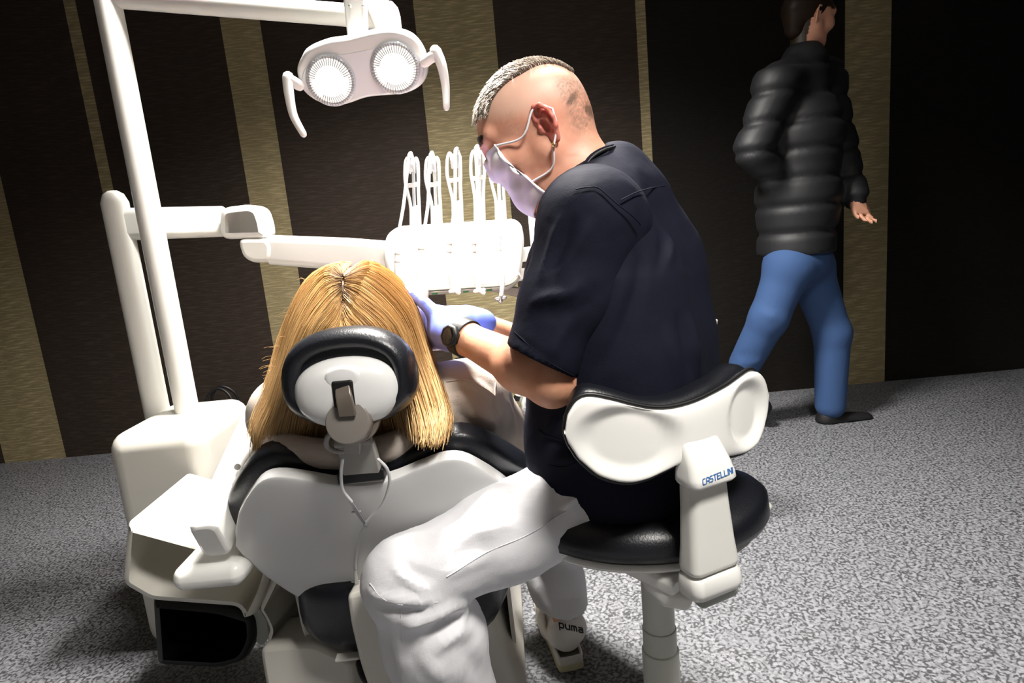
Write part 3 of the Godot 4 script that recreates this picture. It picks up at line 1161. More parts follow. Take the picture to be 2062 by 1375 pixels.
	var sx := plane_xf(P(600, 1280, 1.17), Vector3(-0.15, 0.1, 1))
	mb = MB.new()
	mb.prism(poly([[556, 1150], [575, 1158], [600, 1172], [620, 1270], [640, 1310], [640, 1420], [560, 1420], [534, 1285], [541, 1270], [530, 1245], [518, 1228]], sx, 0.015), [[0.008, -0.16], [0, -0.15], [0, -0.012], [0.004, -0.003], [0.012, 0.0]], sx)
	obj("side_cover", mb, M.cream, o)
	mb = MB.new()
	mb.prism(poly([[532, 1290], [640, 1280], [720, 1318], [722, 1430], [556, 1430], [540, 1340]], sx, 0.02), [[0.008, -0.10], [0, -0.09], [0, 0.012], [0.004, 0.021], [0.012, 0.024]], sx)
	obj("lower_cover", mb, M.cream, o)
	mb = MB.new()
	mb.rbox(P(700, 1322, 1.06), Vector3(0.045, 0.006, 0.02), 0.002, Basis(Vector3.BACK, 0.02))
	obj("trim_strip", mb, M.white, o)
	var rx := plane_xf(P(1015, 1250, 1.32), Vector3(0.1, 0.05, 1))
	mb = MB.new()
	mb.prism(poly([[940, 1170], [1024, 1152], [1041, 1300], [1036, 1319], [950, 1330]], rx, 0.012), [[0.006, -0.2], [0, -0.19], [0, -0.01], [0.004, -0.002], [0.01, 0.0]], rx)
	obj("side_cover", mb, M.cream, o)
	mb = MB.new()
	mb.prism(poly([[990, 1200], [1004, 1196], [1009, 1290], [1003, 1300], [990, 1304]], rx, 0.008), [[0.004, -0.02], [0, -0.01], [0, 0.008], [0.003, 0.012]], rx)
	obj("cover_rib", mb, M.cream, o)
	# armrest beside the patient
	mb = MB.new()
	mb.beam([P(425, 1085, 1.02), P(500, 905, 1.22), P(532, 815, 1.42)], [0.05, 0.055, 0.05], [0.085, 0.08, 0.07], 0.012, Vector3.UP)
	var arm := obj("armrest", mb, M.white, o)
	mb = MB.new()
	mb.tube([P(478, 940, 1.095), P(478, 940, 1.10)], 0.006, 12, false)
	obj("bolt", mb, M.arm_grey, arm)
	settle(o, Vector3(chair_x, 0, -1.45))

func water_unit() -> void:
	var o := thing("water_unit", "off-white water unit with black foot standing left of the dental chair", "dental unit")
	var xf := plane_xf(P(470, 1180, 1.22), Vector3(0.1, 0.05, 1))
	var mb := MB.new()
	mb.prism(poly([[250, 1050], [470, 1110], [556, 1128], [536, 1195], [512, 1245], [486, 1254], [478, 1228], [300, 1215], [240, 1180]], xf, 0.018), [[0.02, -0.34], [0, -0.31], [0, -0.02], [0.006, -0.006], [0.018, 0.0]], xf)
	obj("housing", mb, M.cream, o)
	var fx := plane_xf(P(460, 1280, 1.24), Vector3(0.1, 0.05, 1))
	mb = MB.new()
	mb.prism(poly([[300, 1205], [440, 1218], [514, 1240], [517, 1290], [500, 1325], [484, 1340], [440, 1352], [310, 1345]], fx, 0.02), [[0.01, -0.3], [0, -0.28], [0, -0.02], [0.008, -0.004], [0.02, 0.0]], fx)
	obj("foot", mb, M.black, o)
	mb = MB.new()
	var c := P(455, 1120, 1.10)
	mb.rbox(c, Vector3(0.13, 0.045, 0.17), 0.021, Basis.IDENTITY, 4)
	obj("tray_rest", mb, M.white, o)
	mb = MB.new()
	mb.prism(poly([[505, 1225], [520, 1222], [537, 1250], [541, 1285], [528, 1300], [518, 1295]], plane_xf(P(525, 1260, 1.26), Vector3.BACK), 0.006), [[0, -0.08], [0, 0.0]], plane_xf(P(525, 1260, 1.26), Vector3.BACK))
	obj("bracket", mb, M.cap_grey, o)
	# column that carries the lamp pole
	var pt := P(215, -8, 1.75)
	mb = MB.new()
	mb.rbox(Vector3(pt.x, 0.31, -1.72), Vector3(0.26, 0.62, 0.34), 0.05, Basis.IDENTITY, 5)
	obj("column", mb, M.cream, o)
	mb = MB.new()
	mb.tube([Vector3(P(240, 452, 1.80).x, 0.6, -1.80), P(240, 452, 1.80) + Vector3(0, 0.06, 0)], 0.035, 24)
	obj("arm_post", mb, M.white2, o)
	settle(o, Vector3(pt.x, 0, -1.5))

# thin white cord with two clips hanging from the headrest post
func bib_chain() -> void:
	var o := thing("bib_chain", "thin white bib cord with metal clips hanging down the chair back", "cord")
	var bx := back_xf()
	var at := func(px: float, py: float, off: float) -> Vector3:
		var a := on(px, py, bx, off)
		return bx * Vector3(a.x, a.y, off)
	var mb := MB.new()
	var a1 := [at.call(690, 925, 0.06), at.call(687, 950, 0.06), at.call(690, 985, 0.058), at.call(708, 1010, 0.057)]
	mb.tube(catmull(a1, 6), 0.0026, 8)
	var a2 := [at.call(762, 925, 0.06), at.call(780, 945, 0.06), at.call(784, 975, 0.058), at.call(770, 1015, 0.057), at.call(738, 1052, 0.056), at.call(722, 1090, 0.054), at.call(716, 1130, 0.052), at.call(716, 1150, 0.05)]
	mb.tube(catmull(a2, 6), 0.0026, 8)
	obj("cord", mb, M.cord, o)
	for q in [[[705, 1007], [720, 1030], [737, 1057]], [[715, 1148], [718, 1170], [718, 1196]]]:
		mb = MB.new()
		var p0: Vector3 = at.call(q[0][0], q[0][1], 0.056)
		var p1: Vector3 = at.call(q[1][0], q[1][1], 0.058)
		var p2: Vector3 = at.call(q[2][0], q[2][1], 0.056)
		mb.beam([p0, p1, p2], [0.006, 0.0075, 0.0055], [0.003, 0.005, 0.003], 0.001, bx.basis.z)
		mb.tube([p1 - bx.basis.x * 0.008, p1 + bx.basis.x * 0.004], 0.0022, 8)
		mb.rbox(p2, Vector3(0.009, 0.004, 0.007), 0.001, bx.basis)
		obj("clip", mb, M.steel, o)
	settle(o, at.call(718, 1196, 0.05))

# ---------------------------------------------------------------- stool
func stool() -> void:
	var o := thing("operator_stool", "white and black operator stool with winged backrest under the dentist", "stool")
	var up := P(1392, 860, 0.88)
	var S := 1.1
	var yaw := deg_to_rad(24.0)
	# the backrest bends round the sitter
	var bend := func(s: float, h: float, z: float) -> Vector3:
		var k := deg_to_rad(30.0) / 0.18
		var x := 0.0
		var zz := 0.0
		var nst := 8
		for i in nst:
			var a := yaw + k * s * (i + 0.5) / nst
			x += cos(a) * s / nst
			zz -= sin(a) * s / nst
		var e := yaw + k * s
		return up + (Vector3(x, h, zz) + Vector3(sin(e), 0, cos(e)) * z + Vector3(0, 0, -0.12 * h)) * S
	var top := [[-0.178, 0.026], [-0.172, 0.050], [-0.160, 0.066], [-0.145, 0.071], [-0.118, 0.064], [-0.09, 0.053], [-0.063, 0.044], [-0.036, 0.040], [0.0, 0.041], [0.036, 0.046], [0.063, 0.050], [0.09, 0.055], [0.117, 0.058], [0.135, 0.054], [0.149, 0.042], [0.156, 0.014]]
	var bot := [[-0.178, 0.022], [-0.174, 0.004], [-0.163, -0.018], [-0.140, -0.042], [-0.108, -0.055], [-0.08, -0.055], [-0.055, -0.049], [-0.032, -0.044], [0.0, -0.048], [0.036, -0.052], [0.063, -0.057], [0.09, -0.060], [0.117, -0.057], [0.135, -0.044], [0.149, -0.024], [0.156, 0.004]]
	var dish := func(s: float, h: float) -> float:
		var a := Vector2((s + 0.098) / 0.072, (h - 0.004 + (s + 0.10) * 0.12) / 0.050)
		var b := Vector2((s - 0.096) / 0.050, (h + 0.002) / 0.050)
		return 0.0125 * (1.0 - smoothstep(0.62, 1.05, a.length())) + 0.0125 * (1.0 - smoothstep(0.62, 1.05, b.length()))
	var mb := MB.new()
	lobed(mb, cos_stations(-0.1775, 0.1555, 72), top, bot, 0.016, func(s: float, h: float, z: float) -> Vector3: return bend.call(s, h, z + 0.006), -0.006, dish, 72, 0.3)
	var shell := obj("backrest_shell", mb, M.white, o)
	mb = MB.new()
	lobed(mb, cos_stations(-0.1815, 0.1595, 60), top, bot, 0.024, func(s: float, h: float, z: float) -> Vector3: return bend.call(s * 0.985, h, z - 0.020), 0.003, null, 48, 0.55)
	obj("backrest_cushion", mb, M.leather, o)
	# piping round the shell
	mb = MB.new()
	var loop := []
	for s in cos_stations(-0.1775, 0.1555, 40): loop.append(bend.call(s, lut(top, s) - 0.0035, 0.008))
	var s2 := cos_stations(-0.1775, 0.1555, 40)
	s2.reverse()
	for s in s2: loop.append(bend.call(s, lut(bot, s) + 0.0035, 0.008))
	loop.append(loop[0])
	mb.tube(loop, 0.0038, 8, false)
	obj("piping", mb, M.piping, o)
	# upright: cover that carries the name, long spine, hinge bracket
	var ux := Basis(Vector3(cos(yaw), 0, -sin(yaw)), Vector3.UP, Vector3(sin(yaw), 0, cos(yaw)))
	mb = MB.new()
	var rows := []
	for q in [[0.018, 0.060, 0.006, 0.004], [0.000, 0.058, 0.012, 0.010], [-0.018, 0.063, 0.028, 0.019], [-0.036, 0.068, 0.040, 0.0245], [-0.052, 0.074, 0.046, 0.027], [-0.060, 0.075, 0.047, 0.0275], [-0.064, 0.070, 0.044, 0.026], [-0.066, 0.060, 0.034, 0.022]]:
		var r := PackedVector3Array()
		for v2 in mb.rr(q[1], q[2], 0.012, 5): r.append(up + (ux * Vector3(v2.x - 0.002, q[0], v2.y + q[3] - 0.004) + Vector3(0, 0, -0.12 * q[0])) * S)
		rows.append(r)
	mb.grid(rows)
	var cov := obj("upright_cover", mb, M.white, o)
	mb = MB.new()
	rows = []
	for q in [[-0.045, 0.060, 0.034, 0.020], [-0.10, 0.066, 0.035, 0.020], [-0.15, 0.074, 0.037, 0.020], [-0.178, 0.080, 0.040, 0.020], [-0.184, 0.078, 0.038, 0.020], [-0.186, 0.070, 0.03, 0.020]]:
		var r := PackedVector3Array()
		for v2 in mb.rr(q[1], q[2], 0.012, 5): r.append(up + (ux * Vector3(v2.x + 0.001, q[0], v2.y + q[3] - 0.006) + Vector3(0, 0, -0.12 * q[0])) * S)
		rows.append(r)
	mb.grid(rows)
	obj("upright", mb, M.white2, o)
	lettering(cov, Transform3D(ux * S, up))
	mb = MB.new()
	rows = []
	for q in [[-0.188, 0.072, 0.034, 0.020], [-0.191, 0.082, 0.044, 0.020], [-0.206, 0.084, 0.048, 0.020], [-0.217, 0.080, 0.044, 0.017], [-0.222, 0.070, 0.034, 0.013]]:
		var r := PackedVector3Array()
		for v2 in mb.rr(q[1], q[2], 0.014, 5): r.append(up + (ux * Vector3(v2.x + 0.001, q[0], v2.y + q[3] - 0.006) + Vector3(0, 0, -0.12 * q[0])) * S)
		rows.append(r)
	mb.grid(rows)
	# elbow towards the seat
	mb.beam([P(1378, 1198, 0.90), P(1350, 1190, 0.90), P(1326, 1168, 0.92), P(1315, 1148, 0.97)], [0.05, 0.055, 0.05, 0.045], [0.034, 0.036, 0.034, 0.03], 0.012, Vector3.UP)
	obj("bracket", mb, M.white, o)
	mb = MB.new()
	mb.lathe([[0.001, -0.032], [0.017, -0.032], [0.020, -0.028], [0.020, 0.028], [0.017, 0.032], [0.001, 0.032]], Transform3D(Basis(ux.y, ux.x, ux.z), up + ux * Vector3(0.008, -0.231, 0.024) * S), 28)
	obj("bracket_cap", mb, M.cap_grey, o)
	# seat
	var cx := 0.2225
	var sc := Vector3(0.195, 0.548, -1.03)
	var sb := Basis(Vector3.UP, -0.15)
	mb = MB.new()
	rows = []
	for q in [[0.02, -0.03], [0.60, -0.03], [0.86, -0.026], [0.97, -0.014], [1.0, 0.0], [0.985, 0.012], [0.93, 0.026], [0.8, 0.038], [0.55, 0.042], [0.25, 0.040], [0.02, 0.039]]:
		var r := PackedVector3Array()
		for i in 96:
			var a := TAU * i / 96.0
			var rx: float = 0.222 * cos(a) * q[0]
			var rz: float = 0.165 * sin(a) * q[0]
			r.append(sc + sb * Vector3(rx, q[1] + 0.25 * maxf(0.0, absf(rx) - 0.08) * maxf(0.0, absf(rx) - 0.08) * 4.0 * (1 if q[1] > 0 else 0), rz))
		rows.append(r)
	mb.grid(rows)
	obj("seat_cushion", mb, M.leather, o)
	mb = MB.new()
	rows = []
	for q in [[0.9, -0.028], [0.94, -0.034], [0.9, -0.042], [0.55, -0.062], [0.3, -0.072], [0.02, -0.072]]:
		var r := PackedVector3Array()
		for i in 48:
			var a := TAU * i / 48.0
			r.append(sc + sb * Vector3(0.21 * cos(a) * q[0], q[1], 0.158 * sin(a) * q[0]))
		rows.append(r)
	mb.grid(rows)
	mb.beam([sc + Vector3(-0.03, -0.06, 0.06), sc + Vector3(0.035, -0.062, 0.14)], [0.06, 0.06], [0.026, 0.026], 0.008)
	obj("seat_shell", mb, M.white, o)
	# gas column in three sleeves
	for q in [[0.48, 0.309, 0.029], [0.309, 0.264, 0.031], [0.264, 0.06, 0.034]]:
		mb = MB.new()
		mb.lathe([[0.001, q[0]], [q[2] - 0.0015, q[0]], [q[2], q[0] - 0.0015], [q[2], q[1] + 0.001], [q[2] - 0.001, q[1]], [0.001, q[1]]], Transform3D(Basis.IDENTITY, Vector3(cx, 0, sc.z)), 40)
		obj("column_sleeve", mb, M.column, o)
	for k in 5:
		var a := TAU * k / 5.0 - PI / 2 + PI / 5
		var dir := Vector3(cos(a), 0, sin(a))
		var c := Vector3(cx, 0, sc.z)
		mb = MB.new()
		mb.beam([c + dir * 0.02 + Vector3(0, 0.085, 0), c + dir * 0.09 + Vector3(0, 0.074, 0), c + dir * 0.165 + Vector3(0, 0.060, 0)], [0.055, 0.045, 0.036], [0.04, 0.03, 0.022], 0.009)
		obj("base_leg", mb, M.column, o)
		mb = MB.new()
		var cc := c + dir * 0.16
		var sd2 := Vector3(-dir.z, 0, dir.x)
		for sg in [-1, 1]:
			mb.lathe([[0.001, -0.009], [0.024, -0.009], [0.026, -0.006], [0.026, 0.006], [0.024, 0.009], [0.001, 0.009]], Transform3D(Basis(dir, sd2, dir.cross(sd2)), cc + sd2 * 0.013 * sg + Vector3(0, 0.026, 0)), 20)
		mb.tube([cc + Vector3(0, 0.03, 0), cc + Vector3(0, 0.062, 0)], 0.007, 10)
		obj("caster", mb, M.black, o)
	# white lever knob at the right of the seat
	mb = MB.new()
	mb.beam([sc + sb * Vector3(0.13, -0.035, -0.02), sc + sb * Vector3(0.20, -0.03, -0.01), sc + sb * Vector3(0.215, -0.005, 0.0)], [0.05, 0.05, 0.045], [0.018, 0.018, 0.022], 0.006)
	obj("lever", mb, M.column, o)
	settle(o, Vector3(sc.x, 0, sc.z))

# blue name on the upright, letters built from strokes
func lettering(parent: Node, xf: Transform3D) -> void:
	var G := {
		"C": [[[1, 0.95], [0.2, 0.95], [0, 0.75], [0, 0.25], [0.2, 0.05], [1, 0.05]]],
		"A": [[[0, 0.0], [0, 0.75], [0.2, 0.95], [0.8, 0.95], [1, 0.75], [1, 0.0]], [[0, 0.42], [1, 0.42]]],
		"S": [[[1, 0.95], [0.15, 0.95], [0, 0.82], [0, 0.62], [0.15, 0.5], [0.85, 0.5], [1, 0.38], [1, 0.18], [0.85, 0.05], [0, 0.05]]],
		"T": [[[0, 0.95], [1, 0.95]], [[0.5, 0.95], [0.5, 0]]],
		"E": [[[1, 0.95], [0, 0.95], [0, 0.05], [1, 0.05]], [[0, 0.5], [0.9, 0.5]]],
		"L": [[[0, 1.0], [0, 0.05], [1, 0.05]]],
		"I": [[[0, 0], [0, 1]]],
		"N": [[[0, 0], [0, 0.95], [1, 0.05], [1, 1]]],
	}
	var lw := 0.0044
	var lh := 0.0070
	var x := -0.027
	var mb := MB.new()
	var k := 0
	for ch in "CASTELLINI":
		var w := lw if ch != "I" else 0.0
		for stq in G[ch]:
			for i in stq.size() - 1:
				var a := Vector2(stq[i][0] * w + stq[i][1] * lh * 0.15, stq[i][1] * lh)
				var b := Vector2(stq[i + 1][0] * w + stq[i + 1][1] * lh * 0.15, stq[i + 1][1] * lh)
				var pts := []
				for p in [a, b]:
					var y: float = -0.055 + p.y + (x + p.x) * 0.06
					var z := lut([[-0.060, 0.0473], [-0.052, 0.0463], [-0.036, 0.0408], [-0.020, 0.0323]], y)
					pts.append(xf * Vector3(x + p.x, y, z) + Vector3(0, 0, -0.12 * y * 1.1))
				mb.beam(pts, [0.0013, 0.0013], [0.0009, 0.0009], 0.0003, xf.basis.z.normalized())
		x += w + 0.0017 if ch != "I" else 0.0019
		k += 1
	obj("lettering", mb, M.blue_print, parent, "blue printed maker's name")

# ---------------------------------------------------------------- small things on the floor
func foot_control() -> void:
	var o := thing("foot_control", "black and clear foot control with white levers near the wall", "pedal")
	var mb := MB.new()
	var c := P(1075, 838, 3.22)
	c.y = 0
	mb.lathe([[0.001, 0.0], [0.105, 0.0], [0.11, 0.01], [0.105, 0.05], [0.09, 0.07], [0.001, 0.075]], Transform3D(Basis.IDENTITY, c), 36)
	obj("base", mb, M.black, o)
	mb = MB.new()
	mb.lathe([[0.001, 0.075], [0.095, 0.078], [0.1, 0.085], [0.096, 0.094], [0.08, 0.1], [0.001, 0.102]], Transform3D(Basis.IDENTITY, c), 36)
	obj("disc", mb, M.steel, o)
	mb = MB.new()
	mb.tube(path([[1055, 822, 3.2], [1054, 812, 3.2], [1060, 797, 3.2], [1071, 782, 3.2]], 4), 0.011, 10)
	obj("lever", mb, M.white, o)
	mb = MB.new()
	mb.tube(path([[1049, 777, 3.2], [1043, 796, 3.2]], 3), 0.017, 12, false)
	mb.tube(path([[1036, 822, 3.2], [1039, 806, 3.2], [1043, 796, 3.2]], 3), 0.008, 10, false)
	obj("lever", mb, M.white, o)
	mb = MB.new()
	mb.tube(path([[1042, 797, 3.2], [1039, 806, 3.2]], 3), 0.0175, 12, false)
	obj("grip", mb, M.black, o)
	mb = MB.new()
	mb.lathe([[0.05, 0.1], [0.07, 0.12], [0.075, 0.15], [0.06, 0.19]], Transform3D(Basis.IDENTITY, c), 28, Color.WHITE, false)
	obj("clear_guard", mb, M.clear, o)
	settle(o, c)

func handbag() -> void:
	var o := thing("handbag", "black leather bag on the floor beyond the left armrest", "bag")
	var c := Vector3(P(455, 850, 3.0).x, 0, -3.0)
	var mb := MB.new()
	var rows := []
	for q in [[0.0, 0.15, 0.07], [0.01, 0.165, 0.08], [0.10, 0.17, 0.085], [0.2, 0.155, 0.07], [0.28, 0.13, 0.04], [0.29, 0.12, 0.03]]:
		var r := PackedVector3Array()
		for v2 in mb.rr(q[1] * 2, q[2] * 2, 0.06, 5): r.append(c + Vector3(v2.x, q[0], v2.y))
		rows.append(r)
	mb.grid(rows)
	obj("body", mb, M.leather, o)
	for sg in [-1, 1]:
		mb = MB.new()
		mb.tube(catmull([c + Vector3(-0.07, 0.24, 0.045 * sg), c + Vector3(-0.06, 0.36, 0.03 * sg), c + Vector3(0, 0.41, 0.02 * sg), c + Vector3(0.06, 0.36, 0.03 * sg), c + Vector3(0.07, 0.24, 0.045 * sg)], 6), 0.007, 8)
		obj("handle", mb, M.black, o)
	settle(o, c)

# ---------------------------------------------------------------- people
# frame of a head: columns are forward, up, left; the origin lies between the ear canals
func head_frame(o: Vector3, fwd: Vector3, upv: Vector3) -> Transform3D:
	fwd = fwd.normalized()
	upv = (upv - fwd * upv.dot(fwd)).normalized()
	return Transform3D(Basis(fwd, upv, upv.cross(fwd)), o)

func head_prims(x: Transform3D) -> Array:
	var b := x.basis
	var a := []
	a.append(ell(x * Vector3(-0.006, 0.042, 0), Vector3(0.093, 0.079, 0.074), b, 0.02))
	a.append(ell(x * Vector3(0.028, 0.040, 0), Vector3(0.072, 0.062, 0.065), b, 0.03))
	a.append(cap(x * Vector3(0.047, 0.0, 0), x * Vector3(0.036, -0.056, 0), 0.053, 0.043, 0.03))
	for s in [-1, 1]:
		a.append(cap(x * Vector3(0.0, -0.035, 0.050 * s), x * Vector3(0.054, -0.081, 0.012 * s), 0.022, 0.019, 0.035))
		a.append(ell(x * Vector3(0.062, -0.016, 0.040 * s), Vector3(0.030, 0.026, 0.026), b, 0.02))
		a.append(cap(x * Vector3(0.092, 0.030, 0.014 * s), x * Vector3(0.078, 0.034, 0.050 * s), 0.010, 0.010, 0.016))
	a.append(ell(x * Vector3(0.061, -0.085, 0), Vector3(0.018, 0.016, 0.022), b, 0.02))
	a.append(cap(x * Vector3(0.093, 0.022, 0), x * Vector3(0.098, -0.018, 0), 0.008, 0.010, 0.014))
	a.append(ell(x * Vector3(0.094, -0.022, 0), Vector3(0.011, 0.009, 0.016), b, 0.010))
	a.append(ell(x * Vector3(0.079, -0.053, 0), Vector3(0.009, 0.006, 0.023), b, 0.008))
	a.append(ell(x * Vector3(0.076, -0.063, 0), Vector3(0.010, 0.007, 0.020), b, 0.008))
	for s in [-1, 1]:
		a.append(ell(x * Vector3(0.101, 0.010, 0.031 * s), Vector3(0.017, 0.012, 0.018), b, 0.012, -1))
		a.append(ell(x * Vector3(0.081, 0.010, 0.031 * s), Vector3(0.0135, 0.0125, 0.0165), b, 0.006))
	return a

# one ear; s is 1 for the left, -1 for the right
func ear_prims(x: Transform3D, s: float) -> Array:
	var t := x.basis * Basis(Vector3(0, 0, 1), -0.16) * Basis(Vector3(0, 1, 0), 0.40 * s)
	var c := x * Vector3(-0.018, 0.004, 0.0725 * s)
	var m := Vector3(1, 1, s)
	var a := [ell(c, Vector3(0.0165, 0.029, 0.0048), t, 0.004), cap(c + t * (Vector3(0.004, 0.0, -0.014) * m), c + t * (Vector3(0.002, 0, -0.001) * m), 0.013, 0.012, 0.008)]
	var pts := [Vector3(0.007, 0.004, 0.003), Vector3(0.0125, 0.014, 0.004), Vector3(0.010, 0.026, 0.006), Vector3(0.000, 0.032, 0.007), Vector3(-0.011, 0.028, 0.008), Vector3(-0.017, 0.015, 0.008), Vector3(-0.0175, 0.0, 0.007), Vector3(-0.013, -0.014, 0.006), Vector3(-0.006, -0.024, 0.004)]
	for i in pts.size() - 1: a.append(cap(c + t * (pts[i] * m), c + t * (pts[i + 1] * m), 0.0037, 0.0037, 0.003))
	a.append(ell(c + t * (Vector3(0.001, -0.028, 0.002) * m), Vector3(0.0085, 0.0095, 0.0048), t, 0.006))
	a.append(ell(c + t * (Vector3(0.0035, -0.003, 0.0075) * m), Vector3(0.0090, 0.0125, 0.0085), t, 0.003, -1))
	a.append(ell(c + t * (Vector3(-0.002, 0.019, 0.0075) * m), Vector3(0.0085, 0.0065, 0.005), t, 0.003, -1))
	a.append(ell(c + t * (Vector3(-0.0125, 0.006, 0.008) * m), Vector3(0.0022, 0.014, 0.005), t, 0.002, -1))
	a.append(cap(c + t * (Vector3(0.0135, -0.006, 0.002) * m), c + t * (Vector3(0.0125, -0.001, 0.0045) * m), 0.0045, 0.004, 0.004))
	a.append(cap(c + t * (Vector3(-0.0075, 0.014, 0.004) * m), c + t * (Vector3(-0.0085, -0.012, 0.004) * m), 0.0034, 0.0034, 0.004))
	return a

# a hand that leaves the wrist along dir; side points to the thumb, curl bends the fingers towards dir x side
func hand_prims(w: Vector3, dir: Vector3, side: Vector3, curl: float, sc := 1.0, flip := 1.0) -> Array:
	dir = dir.normalized()
	side = (side - dir * side.dot(dir)).normalized()
	var nrm := dir.cross(side) * flip
	var a := []
	for k in 4:
		var off := (0.033 - 0.022 * k) * sc
		a.append(cap(w + side * off * 0.55 + dir * 0.012 * sc, w + side * off + dir * (0.088 - 0.004 * absf(k - 1.2)) * sc, 0.0165 * sc, 0.0125 * sc, 0.018))
	a.append(cap(w - dir * 0.03 * sc, w + dir * 0.03 * sc, 0.028 * sc, 0.024 * sc, 0.02))
	var lens := [0.072, 0.080, 0.074, 0.058]
	for k in 4:
		var off := (0.033 - 0.022 * k) * sc
		var p := w + side * off + dir * (0.088 - 0.004 * absf(k - 1.2)) * sc
		var d := dir + side * (0.10 - 0.07 * k)
		d = d.normalized()
		var bend := curl * (0.8 + 0.12 * k)
		for j in 3:
			d = d.rotated(nrm.cross(d).normalized(), -bend * [0.6, 1.0, 0.8][j])
			var q: Vector3 = p + d * lens[k] * [0.46, 0.30, 0.24][j] * sc
			a.append(cap(p, q, [0.0105, 0.0098, 0.0088][j] * sc, [0.0098, 0.0088, 0.0076][j] * sc, 0.004))
			p = q
	var tp := w + side * 0.026 * sc + dir * 0.022 * sc + nrm * -0.006
	var td := (dir * 0.75 + side * 0.65 - nrm * 0.25).normalized()
	for j in 3:
		var q: Vector3 = tp + td * [0.040, 0.032, 0.026][j] * sc
		a.append(cap(tp, q, [0.0165, 0.0115, 0.0105][j] * sc, [0.0118, 0.0105, 0.0085][j] * sc, 0.012 if j == 0 else 0.004))
		tp = q
		td = (td + dir * 0.25 - nrm * curl * 0.45).normalized()
	return a

# many fine strands along curves
func strand(mb: MB, pts: Array, r0: float, r1: float, c0: Color, c1: Color) -> void:
	var pv := PackedVector3Array()
	var cols := PackedColorArray()
	var tri := PackedInt32Array()
	var m := pts.size()
	for i in m:
		var t: Vector3 = (pts[min(i + 1, m - 1)] - pts[max(i - 1, 0)]).normalized()
		var u := t.cross(Vector3(0.3, 0.2, 0.93)).normalized()
		var w := t.cross(u)
		var f := float(i) / (m - 1)
		var r := lerpf(r0, r1, f)
		for j in 3:
			var a := TAU * j / 3.0
			pv.append(pts[i] + (u * cos(a) + w * sin(a)) * r)
			cols.append(c0.lerp(c1, f))
	for i in m - 1:
		for j in 3:
			var a := i * 3 + j
			var b := i * 3 + (j + 1) % 3
			tri.append_array([a, a + 3, b, b, a + 3, b + 3])
	mb.piece(pv, tri, Color.WHITE, cols, false)

func eyes_for(o: Node3D, x: Transform3D) -> void:
	for s in [-1, 1]:
		var mb := MB.new()
		var c := x * Vector3(0.0815, 0.010, 0.031 * s)
		mb.lathe(ball_profile(0.0128), Transform3D(Basis(x.basis.z, x.basis.x, x.basis.y), c), 20)
		var e := obj("eyeball", mb, M.eye, o)
		mb = MB.new()
		mb.lathe([[0.0005, 0.0135], [0.004, 0.0127], [0.0058, 0.0118], [0.0058, 0.011]], Transform3D(Basis(x.basis.z, x.basis.x, x.basis.y), c), 16)
		obj("iris", mb, M.iris, e)

func ball_profile(r: float) -> Array:
	var o := []
	for i in 11:
		var a := PI * i / 10.0
		o.append([maxf(r * sin(a), 0.0002), r * cos(a)])
	return o

